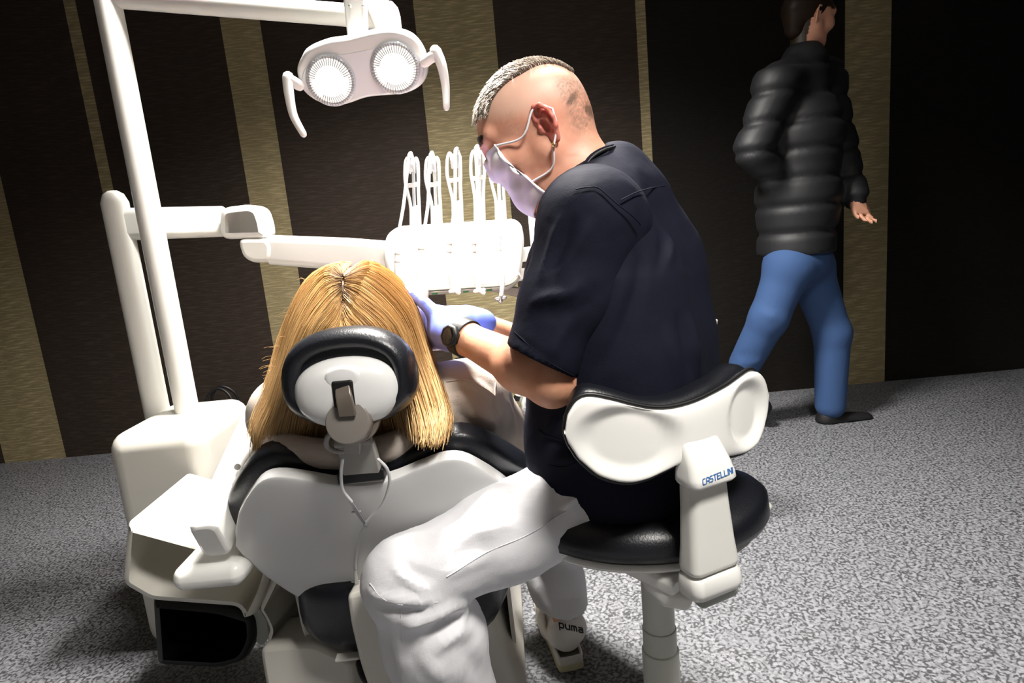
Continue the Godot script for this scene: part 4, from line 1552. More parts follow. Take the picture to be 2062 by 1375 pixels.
# ---------------------------------------------------------------- patient
func patient() -> void:
	var o := thing("person", "patient with long blonde hair and beige hooded top lying back on the chair", "person")
	var hx := head_frame(P(716, 668, 1.16), Vector3(0, 0.42, -0.9), Vector3(0, 0.9, 0.42))
	var hn := FastNoiseLite.new()
	hn.seed = 5
	hn.frequency = 60.0
	var paint := func(p: Vector3, n: Vector3) -> Color:
		var l := hx.affine_inverse() * p
		if l.y > 0.035 - l.x * 0.2 and l.x < 0.075 or l.x < -0.03: return lin(92, 66, 44)
		if absf(l.z) < 0.024 and l.y < -0.05 and l.y > -0.071 and l.x > 0.077: return lin(186, 104, 98)
		return lin(226, 176, 152)
	var mb := MB.new()
	var hp := head_prims(hx)
	var nb := Vector3(chair_x, 0.775, -1.15)
	hp.append(cap(hx * Vector3(-0.02, -0.03, 0), nb, 0.05, 0.052, 0.03))
	body(mb, hp, 0.005, null, paint)
	# trunk, arms and legs under the clothes
	var sk := func(p: Vector3, n: Vector3) -> Color: return lin(226, 176, 152)
	var pel := Vector3(chair_x, 0.555, -1.42)
	var chest := Vector3(chair_x, 0.68, -1.20)
	var core := [cap(nb, chest, 0.05, 0.09, 0.03), cap(chest, pel, 0.09, 0.10, 0.04)]
	var hands := []
	for s in [-1, 1]:
		var sh := Vector3(chair_x + 0.165 * s, 0.735, -1.17)
		var el := Vector3(chair_x + 0.225 * s, 0.60, -1.35)
		var wr := Vector3(chair_x + 0.10 * s, 0.655, -1.52)
		hands.append([sh, el, wr, s])
		core.append_array([cap(nb, sh, 0.045, 0.045, 0.03), cap(sh, el, 0.042, 0.036, 0.02), cap(el, wr, 0.034, 0.026, 0.02)])
		core.append_array(hand_prims(wr, Vector3(-0.6 * s, -0.1, -0.6), Vector3(-0.2 * s, 0.5, 0.3), 0.35, 0.92, float(s)))
		core.append_array([cap(pel + Vector3(0.08 * s, 0, 0), Vector3(chair_x + 0.11 * s, 0.61, -1.85), 0.075, 0.055, 0.03), cap(Vector3(chair_x + 0.11 * s, 0.61, -1.85), Vector3(chair_x + 0.09 * s, 0.49, -2.25), 0.05, 0.035, 0.02)])
	body(mb, core, 0.011, null, sk)
	obj("body", mb, M.skin, o)
	eyes_for(o, hx)
	# hooded top
	mb = MB.new()
	var top := [cap(nb + Vector3(0, -0.03, -0.01), chest, 0.075, 0.115, 0.04)]
	for s in [-1, 1]:
		top.append(cap(chest + Vector3(0.07 * s, 0, 0), pel + Vector3(0.05 * s, 0.01, 0.02), 0.095, 0.105, 0.05))
	for q in hands:
		var s: int = q[3]
		top.append(cap(nb + Vector3(0.03 * s, -0.01, 0), q[0] + Vector3(0.012 * s, 0.012, 0.01), 0.055, 0.070, 0.05))
		top.append(cap(q[0] + Vector3(0.012 * s, 0.0, 0.01), q[1] + Vector3(0.012 * s, 0.0, 0.02), 0.072, 0.056, 0.03))
		top.append(cap(q[1] + Vector3(0.012 * s, 0.0, 0.02), q[2], 0.054, 0.04, 0.025))
	# hood lying behind the neck
	var hood := path([[540, 880, 1.075], [575, 900, 1.045], [630, 912, 1.03], [690, 915, 1.025], [780, 903, 1.03], [830, 880, 1.05], [880, 830, 1.08]], 2)
	for i in hood.size() - 1: top.append(cap(hood[i], hood[i + 1], 0.021, 0.021, 0.02))
	var fold := folds_on(top, [
		[[[905, 770], [940, 765], [985, 790], [1000, 810]], 0.005, 0.006], [[[900, 790], [940, 785], [985, 808]], -0.005, 0.007], [[[915, 800], [930, 840], [960, 870]], -0.007, 0.012], [[[940, 830], [985, 840], [1010, 870]], 0.008, 0.012],
		[[[995, 800], [1003, 835], [1012, 870]], -0.007, 0.008], [[[1015, 800], [1030, 840], [1040, 890]], 0.006, 0.010], [[[960, 880], [1000, 885], [1030, 910]], 0.007, 0.012], [[[1000, 885], [1008, 900], [1012, 918]], -0.010, 0.007], [[[930, 725], [965, 745], [992, 775]], 0.004, 0.010]])
	body(mb, top, 0.007, null, null, func(p: Vector3, n: Vector3) -> float: return creases(fold, p))
	var ho := obj("hooded_top", mb, M.beige, o)
	for q in [[[900, 768], [940, 766], [975, 783], [998, 800]], [[998, 772], [996, 800], [1004, 840]]]:
		seam(ho, top, q, 0.0015, M.beige, fold, 0.0004)
	# trousers
	mb = MB.new()
	var tr := []
	for s in [-1, 1]:
		tr.append_array([cap(pel + Vector3(0.07 * s, 0.0, 0), Vector3(chair_x + 0.11 * s, 0.61, -1.85), 0.098, 0.07, 0.03), cap(Vector3(chair_x + 0.11 * s, 0.61, -1.85), Vector3(chair_x + 0.09 * s, 0.52, -2.2), 0.068, 0.055, 0.02)])
	body(mb, tr, 0.012)
	obj("trousers", mb, M.dark_trousers, o)
	for s in [-1, 1]:
		mb = MB.new()
		var an := Vector3(chair_x + 0.09 * s, 0.50, -2.26)
		body(mb, [cap(an, an + Vector3(0, -0.01, -0.05), 0.04, 0.042, 0.02), cap(an + Vector3(0, -0.02, -0.04), an + Vector3(0.02 * s, 0.13, -0.11), 0.042, 0.036, 0.03)], 0.008)
		obj("shoe", mb, M.rubber, o)
	hair_of_patient(o, hx)
	settle(o, Vector3(chair_x, 0.46, -1.4))

func hair_of_patient(o: Node3D, hx: Transform3D) -> void:
	var G := [
		[[690, 556, 1.105], [705, 529, 1.20], [650, 548, 1.26], [588, 640, 1.27], [556, 750, 1.22], [538, 820, 1.15], [530, 860, 1.12]],
		[[688, 556, 1.10], [668, 534, 1.16], [615, 570, 1.19], [570, 670, 1.19], [546, 760, 1.15], [520, 840, 1.10], [514, 880, 1.08]],
		[[686, 560, 1.09], [650, 552, 1.12], [598, 620, 1.13], [566, 720, 1.12], [541, 800, 1.09], [517, 860, 1.07], [514, 905, 1.06]],
		[[686, 566, 1.08], [652, 576, 1.08], [606, 650, 1.07], [574, 740, 1.06], [552, 815, 1.055], [530, 870, 1.05], [528, 905, 1.05]],
		[[687, 584, 1.065], [664, 606, 1.048], [622, 662, 1.035], [590, 750, 1.035], [573, 820, 1.04], [558, 870, 1.045], [556, 902, 1.045]],
		[[688, 606, 1.055], [678, 632, 1.035], [650, 674, 1.022], [622, 760, 1.03], [606, 825, 1.04], [596, 868, 1.05], [590, 896, 1.05]],
		[[690, 632, 1.038], [690, 652, 1.028], [690, 680, 1.018], [688, 760, 1.04], [684, 830, 1.06], [680, 865, 1.07], [678, 885, 1.07]],
		[[692, 606, 1.055], [708, 632, 1.035], [742, 674, 1.022], [770, 760, 1.03], [786, 825, 1.04], [796, 862, 1.05], [800, 884, 1.05]],
		[[694, 584, 1.065], [724, 606, 1.048], [782, 662, 1.04], [816, 750, 1.035], [838, 820, 1.01], [848, 866, 0.975], [850, 893, 0.955]],
		[[695, 566, 1.08], [738, 570, 1.08], [806, 640, 1.08], [842, 740, 1.06], [866, 820, 1.02], [872, 865, 0.98], [866, 897, 0.955]],
		[[696, 560, 1.09], [752, 546, 1.12], [822, 612, 1.13], [858, 715, 1.11], [884, 800, 1.05], [890, 850, 1.0], [880, 893, 0.965]],
		[[694, 557, 1.10], [752, 532, 1.17], [822, 592, 1.19], [857, 690, 1.18], [886, 780, 1.10], [902, 840, 1.04], [896, 880, 1.0]],
		[[692, 556, 1.105], [735, 526, 1.21], [800, 560, 1.26], [838, 640, 1.26], [860, 730, 1.20], [880, 800, 1.12], [886, 845, 1.06]],
	]
	var K := 22
	var curves := []
	for g in G:
		var a := []
		for q in g: a.append(P(q[0], q[1], q[2]))
		var c := catmull(a, 8)
		var r := []
		for i in K:
			var t := float(i) / (K - 1) * (c.size() - 1)
			var k := mini(int(t), c.size() - 2)
			r.append(c[k].lerp(c[k + 1], t - k))
		curves.append(r)
	var at := func(u: float, i: int) -> Vector3:
		var k := clampi(int(u), 0, curves.size() - 2)
		var a: Vector3 = curves[max(k - 1, 0)][i]
		var b: Vector3 = curves[k][i]
		var c: Vector3 = curves[k + 1][i]
		var d: Vector3 = curves[min(k + 2, curves.size() - 1)][i]
		return b.cubic_interpolate(c, a, d, u - k)
	# under layer
	var cen := hx * Vector3(0, 0.03, 0)
	var rows := []
	var mb := MB.new()
	for s in 73:
		var u := s / 72.0 * (G.size() - 1.001)
		var outer := PackedVector3Array()
		var inner := PackedVector3Array()
		for i in K:
			var p: Vector3 = at.call(u, i)
			var inw := (cen - p) * Vector3(1, 0.3, 1)
			var dd := minf(0.010, 0.002 + 0.02 * i / K)
			if i > K - 4: p = at.call(u, K - 4).lerp(p, 0.45)
			outer.append(p + inw.normalized() * 0.006)
			inner.append(p + inw.normalized() * (0.006 + dd))
		inner.reverse()
		outer.append_array(inner)
		rows.append(outer)
	mb.grid(rows, true, true, true, lin(140, 100, 58))
	var under := obj("hair", mb, M.hair, o)
	# strands
	mb = MB.new()
	var r2 := RandomNumberGenerator.new()
	r2.seed = 99
	for n in 5200:
		var u := r2.randf() * (G.size() - 1.001)
		var tone := r2.randf()
		var clump := 0.5 + 0.5 * sin(u * 34.0 + 2.0 * sin(u * 11.0))
		tone = clampf(tone * 0.6 + clump * 0.4, 0, 1)
		var root := lin(172, 128, 78).lerp(lin(220, 178, 118), tone)
		var tip := lin(158, 118, 72).lerp(lin(232, 200, 148), tone)
		var i0 := 0 if r2.randf() < 0.8 else r2.randi_range(1, 4)
		var i1 := K - 1 - (r2.randi_range(0, 2) if r2.randf() < 0.6 else r2.randi_range(2, 7))
		var j0 := Vector3(r2.randfn(), r2.randfn(), r2.randfn()) * 0.0011
		var j1 := Vector3(r2.randfn(), r2.randfn() * 0.9, r2.randfn()) * 0.0055
		var ph := r2.randf() * TAU
		var du := r2.randfn() * 0.10
		var lift := -absf(r2.randfn()) * 0.0035 + 0.0015
		var pts := []
		for i in range(i0, i1 + 1):
			var f := float(i) / (K - 1)
			var p: Vector3 = at.call(clampf(u + du * f, 0, G.size() - 1.001), i)
			var out := (p - cen) * Vector3(1, 0.3, 1)
			p += out.normalized() * lift + j0.lerp(j1, f) + Vector3(sin(ph + f * 5.0), 0, cos(ph + f * 4.0)) * 0.0016 * f
			pts.append(p)
		var dark_root := i0 == 0 and r2.randf() < 0.75
		if dark_root:
			# dyed hair grown out: the first two centimetres are the natural brown
			var k2 := mini(4, pts.size() - 2)
			strand(mb, pts.slice(0, k2), 0.0006, 0.0006, lin(88, 62, 44), root.lerp(lin(88, 62, 44), 0.25))
			strand(mb, pts.slice(k2 - 1), 0.0006, 0.0004, root, tip)
		else:
			strand(mb, pts, 0.0006, 0.0004, root, tip)
	# a few loose hairs
	for n in 90:
		var side := r2.randf() < 0.6
		var u := r2.randf_range(0.6, 2.4) if side else r2.randf_range(9.6, 11.4)
		var i := r2.randi_range(7, 19)
		var p: Vector3 = at.call(u, i)
		var dr := Vector3((-1 if side else 1) * r2.randf_range(0.2, 1.0), r2.randf_range(-0.9, 0.7), r2.randf_range(-0.3, 0.4)).normalized()
		var L := r2.randf_range(0.012, 0.035)
		var sag := Vector3(r2.randfn() * 0.004, -L * 0.5, 0)
		var pts := []
		for k in 7:
			var f := k / 6.0
			pts.append(p + dr * L * f + sag * f * f)
		strand(mb, pts, 0.0003, 0.0002, lin(150, 110, 70), lin(190, 150, 100))
	var st := obj("strands", mb, M.hair, under)
	st.set_meta("kind", "stuff")

# ---------------------------------------------------------------- dentist
func dentist() -> void:
	var o := thing("person", "dentist in navy scrub top and white trousers, masked, bending over the patient", "person")
	var al := deg_to_rad(9.0)
	var be := deg_to_rad(21.5)
	var fwd := Vector3(-cos(al) * cos(be), -sin(be), -sin(al) * cos(be))
	var lf := Vector3(-sin(al), 0, cos(al))
	var hx := head_frame(P(1083, 262, 1.075) - lf * 0.075, fwd, Vector3(-cos(al) * sin(be), cos(be), -sin(al) * sin(be)))
	var F := Vector3(-0.866, 0, -0.5)
	var R := Vector3(0.5, 0, -0.866)
	# --- skin
	var nz := FastNoiseLite.new()
	nz.seed = 4
	nz.frequency = 38.0
	var nf := FastNoiseLite.new()
	nf.seed = 9
	nf.frequency = 220.0
	var inv := hx.affine_inverse()
	var paint := func(p: Vector3, n: Vector3) -> Color:
		var l := inv * p
		var c := lin(226, 166, 140)
		var v := nz.get_noise_3dv(p * 1.0)
		var g := nf.get_noise_3dv(p)
		c = c.lerp(lin(206, 128, 104), clampf(0.25 + v * 0.7, 0, 1) * 0.5)
		# shaved scalp with short stubble
		var scalp := smoothstep(0.018, 0.045, l.y - maxf(l.x, 0.0) * 0.35) * (1.0 - smoothstep(0.06, 0.085, l.x - l.y * 0.3))
		c = c.lerp(lin(220, 184, 164), scalp * 0.65)
		var nape := smoothstep(-0.045, -0.065, l.x) * smoothstep(-0.05, -0.02, l.y) * (1.0 - smoothstep(0.045, 0.075, l.y))
		var temple := (1.0 - smoothstep(0.0, 0.03, absf(l.x - 0.035))) * smoothstep(0.0, 0.02, l.y) * (1.0 - smoothstep(0.04, 0.07, l.y)) * smoothstep(0.04, 0.06, absf(l.z))
		c = c.lerp(lin(150, 120, 104), clampf((nape * 0.85 + temple * 0.3) * (0.55 + g * 1.1), 0, 1))
		# two dark patches of longer hair on the back of the head
		var q1 := Vector2((l.x + 0.073) / 0.013, (l.y - 0.022 + (l.x + 0.073) * 0.5) / 0.007).length()
		var q2 := Vector2((l.x + 0.092) / 0.010, (l.y + 0.004) / 0.012).length()
		if absf(l.z) > 0.01 and l.z > 0:
			c = c.lerp(lin(92, 74, 62), clampf((1.25 - minf(q1, q2)) * 1.2 + g * 0.5, 0, 0.8) if minf(q1, q2) < 1.4 else 0.0)
		if absf(l.z) < 0.023 and l.y < -0.05 and l.y > -0.071 and l.x > 0.077: c = lin(180, 104, 96)
		return c
	var mb := MB.new()
	var nbase := P(1220, 352, 1.14)
	var hp := head_prims(hx)
	var nk2 := P(1186, 368, 1.13)
	hp.append(cap(hx * Vector3(-0.040, -0.012, 0), nk2, 0.049, 0.048, 0.04))
	hp.append(cap(hx * Vector3(0.015, -0.075, 0), P(1160, 410, 1.12), 0.040, 0.052, 0.05))
	hp.append(cap(nk2, P(1220, 430, 1.13), 0.05, 0.07, 0.04))
	body(mb, hp, 0.0032, null, paint)
	for s in [-1.0, 1.0]: body(mb, ear_prims(hx, s), 0.0018, null, func(p: Vector3, n: Vector3) -> Color: return lin(226, 142, 124).lerp(lin(214, 104, 94), clampf(0.4 + nz.get_noise_3dv(p * 1.6), 0, 1)))
	# arms
	var sl := P(1192, 445, 1.01)
	var el := P(1112, 768, 0.955)
	var wl := P(932, 678, 1.10)
	var sr := sl + R * 0.27 + Vector3(-0.075, -0.055, 0)
	var er := P(1110, 720, 1.40)
	var wr := P(958, 652, 1.29)
	var armc := func(p: Vector3, n: Vector3) -> Color:
		var v := nz.get_noise_3dv(p * 0.7)
		return lin(222, 164, 132).lerp(lin(198, 122, 96), clampf(0.3 + v * 0.8, 0, 1) * 0.6)
	var arms := [cap(sl, el, 0.05, 0.037, 0.02), cap(el, el.lerp(wl, 0.3), 0.035, 0.039, 0.03), cap(el.lerp(wl, 0.3), wl, 0.039, 0.028, 0.02), cap(wl, wl.lerp(P(880, 660, 1.18), 0.5), 0.027, 0.024, 0.02),
		ell(el.lerp(wl, 0.25) + Vector3(0, 0.008, 0), Vector3(0.045, 0.033, 0.036), Basis.IDENTITY, 0.03)]
	body(mb, arms, 0.005, null, armc)
	body(mb, [cap(sr, er, 0.05, 0.04, 0.02), cap(er, er.lerp(wr, 0.3), 0.038, 0.041, 0.03), cap(er.lerp(wr, 0.3), wr, 0.041, 0.028, 0.02)], 0.007, null, armc)
	# trunk and legs under the clothes, one with the rest
	var pel := P(1280, 965, 1.09)
	var wai := P(1268, 850, 1.09)
	var mid := P(1262, 700, 1.11)
	var che := P(1240, 560, 1.13)
	var upc := P(1222, 440, 1.13)
	var hl := P(1200, 985, 1.03)
	var kl := P(818, 1168, 0.93)
	var al2 := P(905, 1470, 1.01)
	var hr := P(1290, 985, 1.20)
	var kr := P(1095, 1085, 1.46)
	var ar := P(1148, 1262, 1.34)
	body(mb, [cap(pel, wai, 0.11, 0.11, 0.05), cap(wai, mid, 0.11, 0.11, 0.05), cap(mid, che, 0.11, 0.115, 0.05), cap(che, upc, 0.11, 0.07, 0.05), cap(upc, nbase, 0.065, 0.05, 0.04), cap(upc, sl, 0.05, 0.05, 0.03), cap(upc, sr, 0.05, 0.05, 0.03), cap(pel, hl, 0.1, 0.08, 0.04), cap(hl, kl, 0.07, 0.048, 0.03), cap(kl, al2, 0.048, 0.036, 0.02), cap(pel, hr, 0.1, 0.08, 0.04), cap(hr, kr, 0.07, 0.05, 0.03), cap(kr, ar, 0.05, 0.034, 0.02)], 0.012, null, armc)
	obj("body", mb, M.skin, o)
	eyes_for(o, hx)
	# --- short grey hair on top, brows
	mb = MB.new()
	var r2 := RandomNumberGenerator.new()
	r2.seed = 17
	for n in 5200:
		var a := r2.randf()
		var th := lerpf(-1.25, 1.12, a)          # along the crown, back to front
		var zz := r2.randfn() * 0.6
		zz = clampf(zz, -1, 1) * lerpf(0.022, 0.054, smoothstep(0.0, 0.5, a))
		var dirv := Vector3(sin(th), cos(th), 0)
		var rz := sqrt(maxf(0.0, 1.0 - pow(zz / 0.074, 2.0)))
		var p0 := Vector3(-0.006 + 0.093 * dirv.x * rz, 0.042 + 0.079 * dirv.y * rz, zz)
		if dirv.x > 0.3: p0.x += 0.008 * smoothstep(0.3, 0.9, dirv.x)
		var nn := Vector3(dirv.x / 0.097, dirv.y / 0.082, zz / 0.075 * 13.0).normalized()
		var L := r2.randf_range(0.005, 0.011) * lerpf(0.45, 1.2, smoothstep(0.0, 0.7, a))
		var lean := Vector3(0.75 * cos(th), -0.75 * sin(th), r2.randfn() * 0.25)
		var p1 := p0 + (nn * 0.75 + lean * 0.6).normalized() * L
		var p2 := p1 + (nn * 0.25 + lean).normalized() * L * 0.7
		var tn := r2.randf()
		strand(mb, [hx * (p0 - nn * 0.003), hx * p1, hx * p2], 0.0008, 0.0004, lin(92, 78, 66).lerp(lin(136, 124, 112), tn), lin(122, 110, 98).lerp(lin(176, 166, 154), tn))
	var hr2 := obj("hair", mb, M.hair, o, "short cropped grey hair")
	mb = MB.new()
	for s in [-1, 1]:
		for n in 220:
			var f := r2.randf()
			var p0 := Vector3(0.101 - 0.022 * f * f, 0.033 + r2.randfn() * 0.003 + 0.004 * sin(f * 3.0), (0.016 + 0.034 * f) * s)
			strand(mb, [hx * p0, hx * (p0 + Vector3(0.003, 0.002, 0.006 * s)), hx * (p0 + Vector3(0.001, 0.0, 0.011 * s))], 0.0009, 0.0004, lin(48, 38, 32), lin(72, 58, 50))
	obj("eyebrows", mb, M.hair, o).set_meta("kind", "stuff")
	# --- mask
	face_mask(o, hx, hp)
	mb = MB.new()
	mb.lathe(ball_profile(0.0042), Transform3D(hx.basis, hx * Vector3(-0.014, -0.034, 0.083)), 12)
	obj("earring", mb, M.gold, o, "small pale stud earring")
	mb = MB.new()
	mb.tube(path([[1238, 296, 1.10], [1218, 302, 1.072], [1196, 314, 1.058], [1182, 330, 1.052], [1176, 350, 1.05]], 5), 0.0028, 8)
	obj("neck_cord", mb, M.black, o, "thin black cord round the neck")
	# --- scrub top
	mb = MB.new()
	var top := []
	for s in [-1.0, 1.0]:
		top.append(cap(pel + R * 0.06 * s, wai + R * 0.06 * s, 0.135, 0.130, 0.06))
		top.append(cap(wai + R * 0.06 * s, mid + R * 0.065 * s, 0.130, 0.132, 0.06))
		top.append(cap(mid + R * 0.065 * s, che + R * 0.070 * s, 0.132, 0.126, 0.06))
		top.append(cap(che + R * 0.070 * s, upc + R * 0.055 * s, 0.122, 0.078, 0.06))
	top.append(cap(P(1185, 690, 1.08), P(1165, 890, 1.05), 0.085, 0.080, 0.06))
	top.append(cap(P(1165, 890, 1.05), P(1150, 950, 1.02), 0.078, 0.06, 0.05))
	top.append(cap(nbase + Vector3(0.015, -0.01, 0), sl, 0.058, 0.074, 0.05))
	top.append(cap(nbase + Vector3(0.0, -0.02, 0), sr, 0.045, 0.060, 0.05))
	top.append(cap(P(1268, 425, 1.15), P(1306, 520, 1.16), 0.074, 0.086, 0.05))
	top.append(cap(P(1160, 480, 1.10), P(1160, 620, 1.08), 0.042, 0.068, 0.05))
	# collar stand round the neck
	top.append(cap(P(1238, 342, 1.13), P(1250, 342, 1.16), 0.034, 0.034, 0.03))
	top.append(cap(P(1250, 345, 1.15), P(1275, 400, 1.16), 0.034, 0.045, 0.03))
	# near sleeve
	var hem := P(1092, 728, 0.957)
	var sdir := (hem - sl).normalized()
	var hemr := er.lerp(sr, 0.12)
	top.append(cap(sr, hemr, 0.070, 0.062, 0.04))
	var sleeve := [cap(nbase.lerp(sl, 0.6), sl, 0.06, 0.078, 0.05), cap(sl, sl.lerp(hem, 0.6), 0.080, 0.067, 0.04), cap(sl.lerp(hem, 0.6), hem + sdir * 0.03, 0.067, 0.061, 0.02), cap(P(1232, 470, 1.05), sl.lerp(hem, 0.55) + Vector3(0.03, 0.01, 0), 0.062, 0.05, 0.05),
		cap(hem - sdir * 0.05, hem + sdir * 0.08, 0.048, 0.056, 0.004, -1)]
	# the neck opening
	var axn := (hx * Vector3(-0.040, -0.012, 0) - nk2).normalized()
	top.append(cap(nk2 + axn * 0.02, nk2 + axn * 0.14, 0.050, 0.056, 0.006, -1))
	top.append(cap(hx * Vector3(0.02, -0.075, 0), P(1155, 400, 1.11), 0.050, 0.050, 0.006, -1))
	var hemn := (sdir + Vector3(-0.12, -0.02, -0.1)).normalized()
	var y_front := P(1120, 985, 1.02).y
	var cut := func(p: Vector3, d: float) -> float:
		# lower edge: short in front, longer behind
		var ff := (p - pel).dot(F)
		var hy := lerpf(0.56, y_front, smoothstep(0.045, 0.075, ff)) + 0.35 * maxf(0.0, 0.16 - ff) * (1.0 if ff > 0.06 else 0.0)
		return maxf(d, (hy - p.y) * 0.8)
	var both := top + sleeve.slice(0, 4)
	var fold := folds_on(both, [
		[[[1132, 420], [1112, 470], [1095, 530], [1085, 575]], 0.006, 0.008], [[[1160, 425], [1135, 480], [1108, 545]], -0.006, 0.009], [[[1190, 440], [1165, 490], [1120, 560]], 0.007, 0.010],
		[[[1062, 612], [1100, 600], [1145, 590], [1175, 565]], 0.007, 0.009], [[[1062, 640], [1110, 632], [1170, 620], [1215, 580]], -0.004, 0.013],
		[[[1292, 400], [1296, 470], [1288, 560], [1262, 640], [1225, 720], [1180, 775]], -0.006, 0.010], [[[1262, 470], [1255, 560], [1225, 650], [1185, 730]], 0.005, 0.014],
		[[[1308, 395], [1318, 450], [1330, 500]], 0.006, 0.009], [[[1345, 460], [1352, 500], [1335, 545]], 0.006, 0.010], [[[1330, 440], [1338, 500], [1318, 560]], -0.005, 0.010],
		[[[1385, 620], [1400, 690], [1412, 760]], 0.006, 0.010], [[[1362, 620], [1380, 690], [1395, 770]], -0.006, 0.010], [[[1340, 650], [1360, 720], [1370, 790]], 0.005, 0.012],
		[[[1085, 880], [1130, 895], [1180, 915]], -0.005, 0.008], [[[1100, 930], [1150, 925], [1200, 930]], 0.005, 0.010], [[[1120, 800], [1110, 850], [1085, 900]], 0.005, 0.010],
		[[[1038, 672], [1090, 715], [1150, 752]], -0.002, 0.005], [[[1150, 640], [1120, 690], [1105, 730]], 0.004, 0.010], [[[1200, 560], [1180, 640], [1150, 720]], -0.004, 0.014]])
	var wn := FastNoiseLite.new()
	wn.seed = 3
	wn.frequency = 9.0
	var ruffle := func(p: Vector3, n: Vector3) -> float: return creases(fold, p) + 0.0025 * wn.get_noise_3dv(p)
	body(mb, top, 0.0065, cut, null, ruffle)
	body(mb, sleeve, 0.005, func(p: Vector3, d: float) -> float: return maxf(d, (p - hem).dot(hemn)), null, ruffle)
	var scrub := obj("scrub_top", mb, M.navy, o)
	for q in [[[1338, 374], [1310, 379], [1280, 388], [1252, 402]], [[1160, 381], [1185, 377], [1206, 379], [1240, 408], [1270, 432], [1292, 452]], [[1036, 668], [1070, 700], [1110, 732], [1158, 758]], [[1084, 866], [1130, 890], [1188, 906]], [[1104, 936], [1136, 940], [1166, 928]]]:
		seam(scrub, both, q, 0.0010, M.navy, fold, 0.0001)
	mb = MB.new()
	var cp := path([[1112, 420, 1.06], [1140, 385, 1.05], [1178, 345, 1.05], [1198, 320, 1.062], [1226, 306, 1.09], [1256, 301, 1.13], [1268, 305, 1.17], [1252, 315, 1.21], [1210, 340, 1.235], [1160, 380, 1.22], [1120, 415, 1.17]], 4)
	var cw := []
	var ch := []
	for i in cp.size():
		var f := float(i) / (cp.size() - 1)
		cw.append(0.0045)
		ch.append(lerpf(0.016, 0.042, sin(PI * clampf(f * 1.05, 0, 1))))
		cp[i] -= axn * ch[i] * 0.22
	mb.beam(cp, cw, ch, 0.002, axn)
	obj("collar", mb, M.navy, scrub)
	# --- trousers
	mb = MB.new()
	var tr := [cap(pel + Vector3(0, 0.02, 0), hl, 0.10, 0.092, 0.05), cap(hl, hl.lerp(kl, 0.5), 0.092, 0.078, 0.04), cap(hl.lerp(kl, 0.5), kl, 0.078, 0.066, 0.03),
		cap(kl, kl.lerp(al2, 0.35) + Vector3(0.02, 0, 0), 0.066, 0.084, 0.03), cap(kl.lerp(al2, 0.35) + Vector3(0.02, 0, 0), al2 + Vector3(0.015, 0, 0), 0.084, 0.088, 0.03),
		cap(pel + Vector3(0, 0.02, 0), hr, 0.10, 0.09, 0.05), cap(hr, kr, 0.092, 0.074, 0.04), cap(kr, kr.lerp(ar, 0.5), 0.072, 0.068, 0.03), cap(kr.lerp(ar, 0.5), ar, 0.068, 0.052, 0.02)]
	var cr := P(1150, 1230, 1.34)
	var tf := folds_on(tr, [
		[[[736, 1188], [780, 1206], [840, 1212], [905, 1206]], 0.007, 0.008], [[[745, 1215], [800, 1228], [870, 1228]], -0.006, 0.009], [[[785, 1130], [808, 1158], [840, 1180], [872, 1194]], 0.006, 0.007], [[[800, 1120], [835, 1155], [880, 1172]], -0.004, 0.009],
		[[[945, 1212], [900, 1225], [840, 1250], [812, 1265]], 0.010, 0.011], [[[950, 1240], [900, 1255], [850, 1280]], -0.009, 0.010], [[[955, 1262], [905, 1285], [865, 1320]], 0.008, 0.012], [[[925, 1210], [935, 1240], [905, 1280]], 0.007, 0.010],
		[[[1075, 930], [1050, 970], [1020, 1000]], -0.005, 0.010], [[[1090, 940], [1085, 990], [1060, 1035]], 0.006, 0.011], [[[1110, 960], [1120, 1010], [1105, 1060]], -0.006, 0.012], [[[1060, 925], [1020, 965], [985, 985]], 0.004, 0.010],
		[[[1180, 985], [1150, 1010], [1120, 1025]], 0.005, 0.007], [[[960, 1085], [1000, 1060], [1050, 1050]], 0.004, 0.014], [[[900, 1130], [950, 1100], [1000, 1085]], -0.004, 0.014], [[[880, 1165], [940, 1140], [1010, 1110]], 0.004, 0.010],
		[[[770, 1250], [778, 1310], [795, 1375]], -0.006, 0.014], [[[840, 1300], [870, 1340], [890, 1375]], 0.006, 0.014], [[[930, 1290], [950, 1330], [975, 1375]], -0.006, 0.016], [[[800, 1080], [850, 1075], [900, 1050]], 0.003, 0.014],
		[[[1080, 1150], [1110, 1170], [1150, 1165]], 0.004, 0.01], [[[1090, 1200], [1130, 1210], [1170, 1200]], -0.004, 0.01]])
	body(mb, tr, 0.0065, func(p: Vector3, d: float) -> float: return maxf(d, 0.045 - p.y if p.x < 0.0 and p.z > -1.2 else cr.y - p.y), null, func(p: Vector3, n: Vector3) -> float: return creases(tf, p) * 1.35 + 0.0025 * wn.get_noise_3dv(p * 1.6))
	var tro := obj("trousers", mb, M.trousers, o)
	for q in [[[1196, 1000], [1140, 1030], [1060, 1078], [980, 1112], [900, 1160]], [[806, 1216], [808, 1250], [812, 1290]], [[745, 1175], [770, 1200], [810, 1214], [880, 1210]]]:
		seam(tro, tr, q, 0.0010, M.trousers, tf, 0.0)
	# --- gloves and watch
	mb = MB.new()
	var lw := P(905, 668, 1.135)
	body(mb, hand_prims(lw, P(845, 655, 1.245) - lw, Vector3(0.1, 1, 0.25), 0.30, 1.02, 1.0) + [cap(P(922, 674, 1.112), lw, 0.031, 0.029, 0.02)], 0.0032)
	obj("glove", mb, M.glove, o, "blue-violet glove on the near hand")
	mb = MB.new()
	var rw := P(945, 648, 1.29)
	body(mb, hand_prims(rw, P(860, 632, 1.27) - rw, Vector3(0.2, -0.25, 1.0), 0.22, 1.02, -1.0) + [cap(wr, rw, 0.031, 0.029, 0.02)], 0.0036)
	obj("glove", mb, M.glove, o, "blue-violet glove on the far hand")
	watch(o, wl, (wl - el).normalized())
